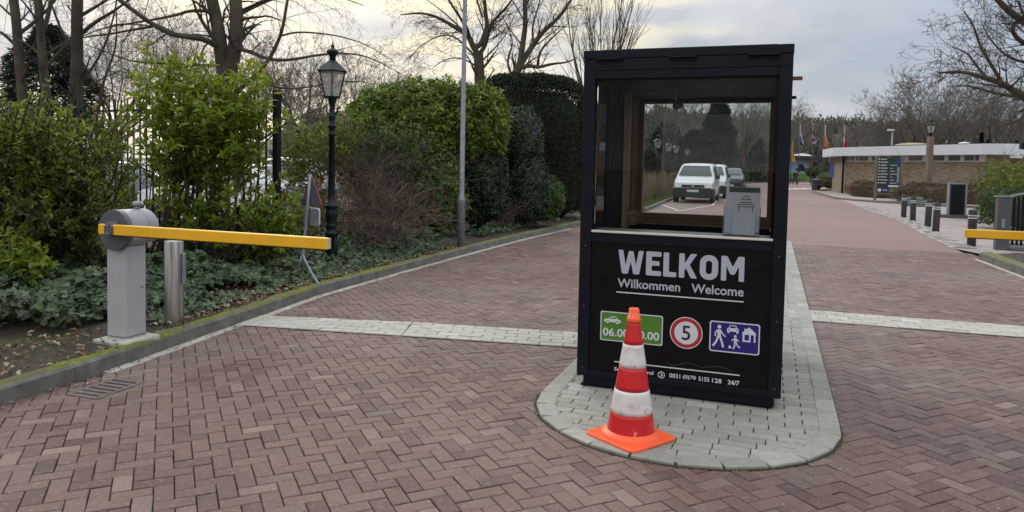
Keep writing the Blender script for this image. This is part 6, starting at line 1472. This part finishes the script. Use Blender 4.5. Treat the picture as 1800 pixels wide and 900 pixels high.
for px, D_, H_, st, lb in fl:
    t = empty('flagpole', (at(px, 300, D_)[0], D_, 0)); tag(t, lb.replace('flag', 'flagpole with a flag', 1) if False else 'flagpole carrying the ' + lb, 'flagpole', 'flagpoles before the pavilion')
    b = MB(); b.tube([(0, 0, 0), (0, 0, H_)], [.06, .035], 8); b.build('pole', 'dark_grey', t); b = MB(); b.lathe([(0, 0), (.07, .03), (.07, .08), (0, .11)], 10, (0, 0, H_), cap=False); b.build('finial', 'galv', t)
    if st == 'cross': mats = ['red_cloth', 'white_cloth']
    elif st is None: mats = ['blue_cloth', 'white_cloth', 'red_cloth']
    else: mats = [s[0] for s in st]
    b = MB(); nu, nv = 8, 20; Hf = 2.3; grid = []
    for j in range(nv + 1):
        for i in range(nu + 1):
            f = i / nu; v = j / nv; grid.append((.04 + .46 * f * (.35 + .65 * min(1, v * 1.3)) - .18 * math.sin(v * 3) * f, .14 * math.sin(f * 9 + v * 3) * (.3 + v), H_ - .15 - v * Hf - f * .12))
    k0 = len(b.v); b.v.extend(grid)
    for j in range(nv):
        for i in range(nu):
            f = (i + .5) / nu; v = (j + .5) / nv; q = v * .75 + f * .5
            if st == 'cross': mi = 1 if (abs(q - .55) < .10 or abs(f - .35) < .12) else 0
            elif st is None: mi = [0, 1, 2, 1, 0, 2, 1, 0][int((v * 9 + f * 4)) % 8]
            else:
                q = f if len(st) > 1 and st[0][0] == 'green_cloth' and v < .5 else (1 - f) * .35 + v * .65
                mi = next((k for k, s in enumerate(st) if s[1] <= q <= s[2]), len(st) - 1)
            b.f.append([j * (nu + 1) + i, (j + 1) * (nu + 1) + i, (j + 1) * (nu + 1) + i + 1, j * (nu + 1) + i + 1]); b.m.append(mi); b.t.append(.5); b.s.append(True)
    b.build('flag', mats, t)

def skin_body(name, V, E, rad, m, parent, root=0):
    me = bpy.data.meshes.new(name); me.from_pydata(V, E, []); o = bpy.data.objects.new(name, me); COL.objects.link(o); o.parent = parent
    sk = o.modifiers.new('skin', 'SKIN'); sk.use_smooth_shade = True
    if not me.skin_vertices: bpy.context.view_layer.update()
    if me.skin_vertices:
        for i, r_ in enumerate(rad): me.skin_vertices[0].data[i].radius = (r_, r_ * .85)
        me.skin_vertices[0].data[root].use_root = True
    ss = o.modifiers.new('sub', 'SUBSURF'); ss.levels = 1; ss.render_levels = 2
    me.materials.append(MT[m]); return o
pp = gr(1397.5, 325.5); t = empty('person', (pp[0], pp[1], 0), R(20)); tag(t, 'person in a dark coat walking on the far road beside the booth', 'person')
V = [(0, 0, .93), (0, 0, 1.15), (0, 0, 1.38), (0, -.01, 1.50), (0, -.02, 1.62), (0, -.02, 1.72),
     (.19, 0, 1.40), (.25, .08, 1.15), (.26, -.04, .93), (.26, -.08, .85), (-.19, 0, 1.40), (-.25, -.06, 1.15), (-.26, .02, .93), (-.26, .06, .85),
     (.09, 0, .88), (.10, -.14, .50), (.10, -.06, .09), (.10, -.20, .04), (-.09, 0, .88), (-.10, .06, .50), (-.10, .28, .14), (-.10, .20, .04)]
Eg = [(0, 1), (1, 2), (2, 3), (3, 4), (4, 5), (2, 6), (6, 7), (7, 8), (8, 9), (2, 10), (10, 11), (11, 12), (12, 13), (0, 14), (14, 15), (15, 16), (16, 17), (0, 18), (18, 19), (19, 20), (20, 21)]
rad = [.13, .12, .13, .055, .09, .075, .06, .045, .035, .03, .06, .045, .035, .03, .085, .06, .04, .035, .085, .06, .04, .035]
skin_body('body', V, Eg, rad, 'skin', t)
skin_body('coat', [V[i] for i in (0, 1, 2, 6, 7, 8, 10, 11, 12)] + [(0, 0, .78)], [(0, 1), (1, 2), (2, 3), (3, 4), (4, 5), (2, 6), (6, 7), (7, 8), (0, 9)], [.17, .155, .165, .085, .065, .055, .085, .065, .055, .17], 'jacket', t, 1)
skin_body('trousers', [V[i] for i in (0, 14, 15, 16, 18, 19, 20)], [(0, 1), (1, 2), (2, 3), (0, 4), (4, 5), (5, 6)], [.14, .10, .075, .055, .10, .075, .055], 'trousers', t)
b = MB(); b.lathe([(0, .10), (.06, .095), (.095, .05), (.10, 0), (.09, -.06)], 14, (0, .005, 1.67), cap=False); b.build('hair', 'hair', t)

# lantern row along the far verge, dry grass, verge turf
for i, (px, D_, sc_, lb) in enumerate(((1155, 41, 1.0, 'nearest lantern of the row seen in the rear booth window'), (1174.5, 46, .98, 'second lantern of the row seen in the rear window'), (1187.5, 50, .98, 'third lantern of the row seen in the rear window'), (1207, 60, 1.0, 'farthest lantern of the row seen in the rear window'))):
    lantern('street_lantern', lb, (at(px, 300, D_)[0], D_, .06), 'lantern row along the far verge', sc_, detail=False)
x = []; y = []
n = 15000; y = nr.uniform(27, 62, n); x = np.interp(y, [p[1] for p in KL], [p[0] for p in KL]) - nr.uniform(.9, 3.2, n); hgt = .55 + .55 * np.clip(field(x * .6, y * .5), -1, 1) * .5
P_ = np.stack([x, y, np.full(n, .08)], 1); D = rdir(n) * .28 + np.array([0, 0, 1]); D[:, 2] = 1
tag(leaves('dry_grass', P_, D, rdir(n), hgt * nr.uniform(.8, 1.7, n), .03, BLADE, 'dry_grass'), 'tall dry beige grass along the verge behind the parked vans', 'dry grass', kind='stuff')
n = 12000; y = nr.uniform(24, 60, n); x = np.interp(y, [p[1] for p in KL], [p[0] for p in KL]) - nr.uniform(.15, 1.5, n)
tag(leaves('verge_grass', np.stack([x, y, np.full(n, .088)], 1), rdir(n) * .5 + np.array([0, 0, .9]), rdir(n), .07, .02, BLADE, 'grass'), 'short green grass on the verge along the far kerb', 'grass', kind='stuff')
n = 6000; x = nr.uniform(17, 30, n); y = nr.uniform(66, 95, n); k = x < np.interp(y, [p[1] for p in KL], [p[0] for p in KL]) - .3; x, y = x[k], y[k]
tag(leaves('lawn_grass', np.stack([x, y, np.full(len(x), .0)], 1), rdir(len(x)) * .5 + np.array([0, 0, .9]), rdir(len(x)), .14, .06, BLADE, 'grass'), 'green lawn left of the pavilion', 'grass', kind='stuff')

# ================================================================== WOODED HILL far behind
def hill_z(x, y): return 9.5 * float(np.clip((y - 118) / 70, 0, 1)) ** 1.3 * (1 + .12 * math.sin(x * .021 + 1) + .06 * math.sin(x * .06)) * (1 if x > -40 else .85)
vs, fs = [], []; gx = np.linspace(-60, 330, 60); gy = np.linspace(112, 330, 24)
for yy in gy:
    for xx in gx: vs.append((xx, yy, hill_z(xx, yy) - .2))
for j in range(23):
    for i in range(59): fs.append((j * 60 + i, j * 60 + i + 1, (j + 1) * 60 + i + 1, (j + 1) * 60 + i))
b = MB(); b.add(vs, fs, True); structure(b.build('hill', 'earth'))
PP, TT = [], []
for k in range(1500):
    yy = nr.uniform(112, 205); xx = nr.uniform(-35, 125) * yy / 112
    h_ = nr.uniform(4.5, 7.5); w_ = nr.uniform(1.6, 3.0); nn_ = 60; d = rdir(nn_); d[:, 2] = np.abs(d[:, 2]); z0 = hill_z(xx, yy)
    PP.append(np.array([xx, yy, z0 + h_ * .25]) + d * np.array([w_, w_, h_ * .72]) * (nr.random((nn_, 1)) ** .4)); TT.append(np.clip(nr.random() * .7 + nr.random(nn_) * .3, 0, 1))
PP = np.concatenate(PP); TT = np.concatenate(TT); D = rdir(len(PP)) * .6 + np.array([0, 0, .9])
tag(leaves('woodland', PP, D, rdir(len(PP)), nr.uniform(.7, 1.6, len(PP)), nr.uniform(.3, .7, len(PP)), LAUREL, 'woods', None, TT), 'distant brownish winter wood covering the hill behind everything', 'woodland', kind='stuff')
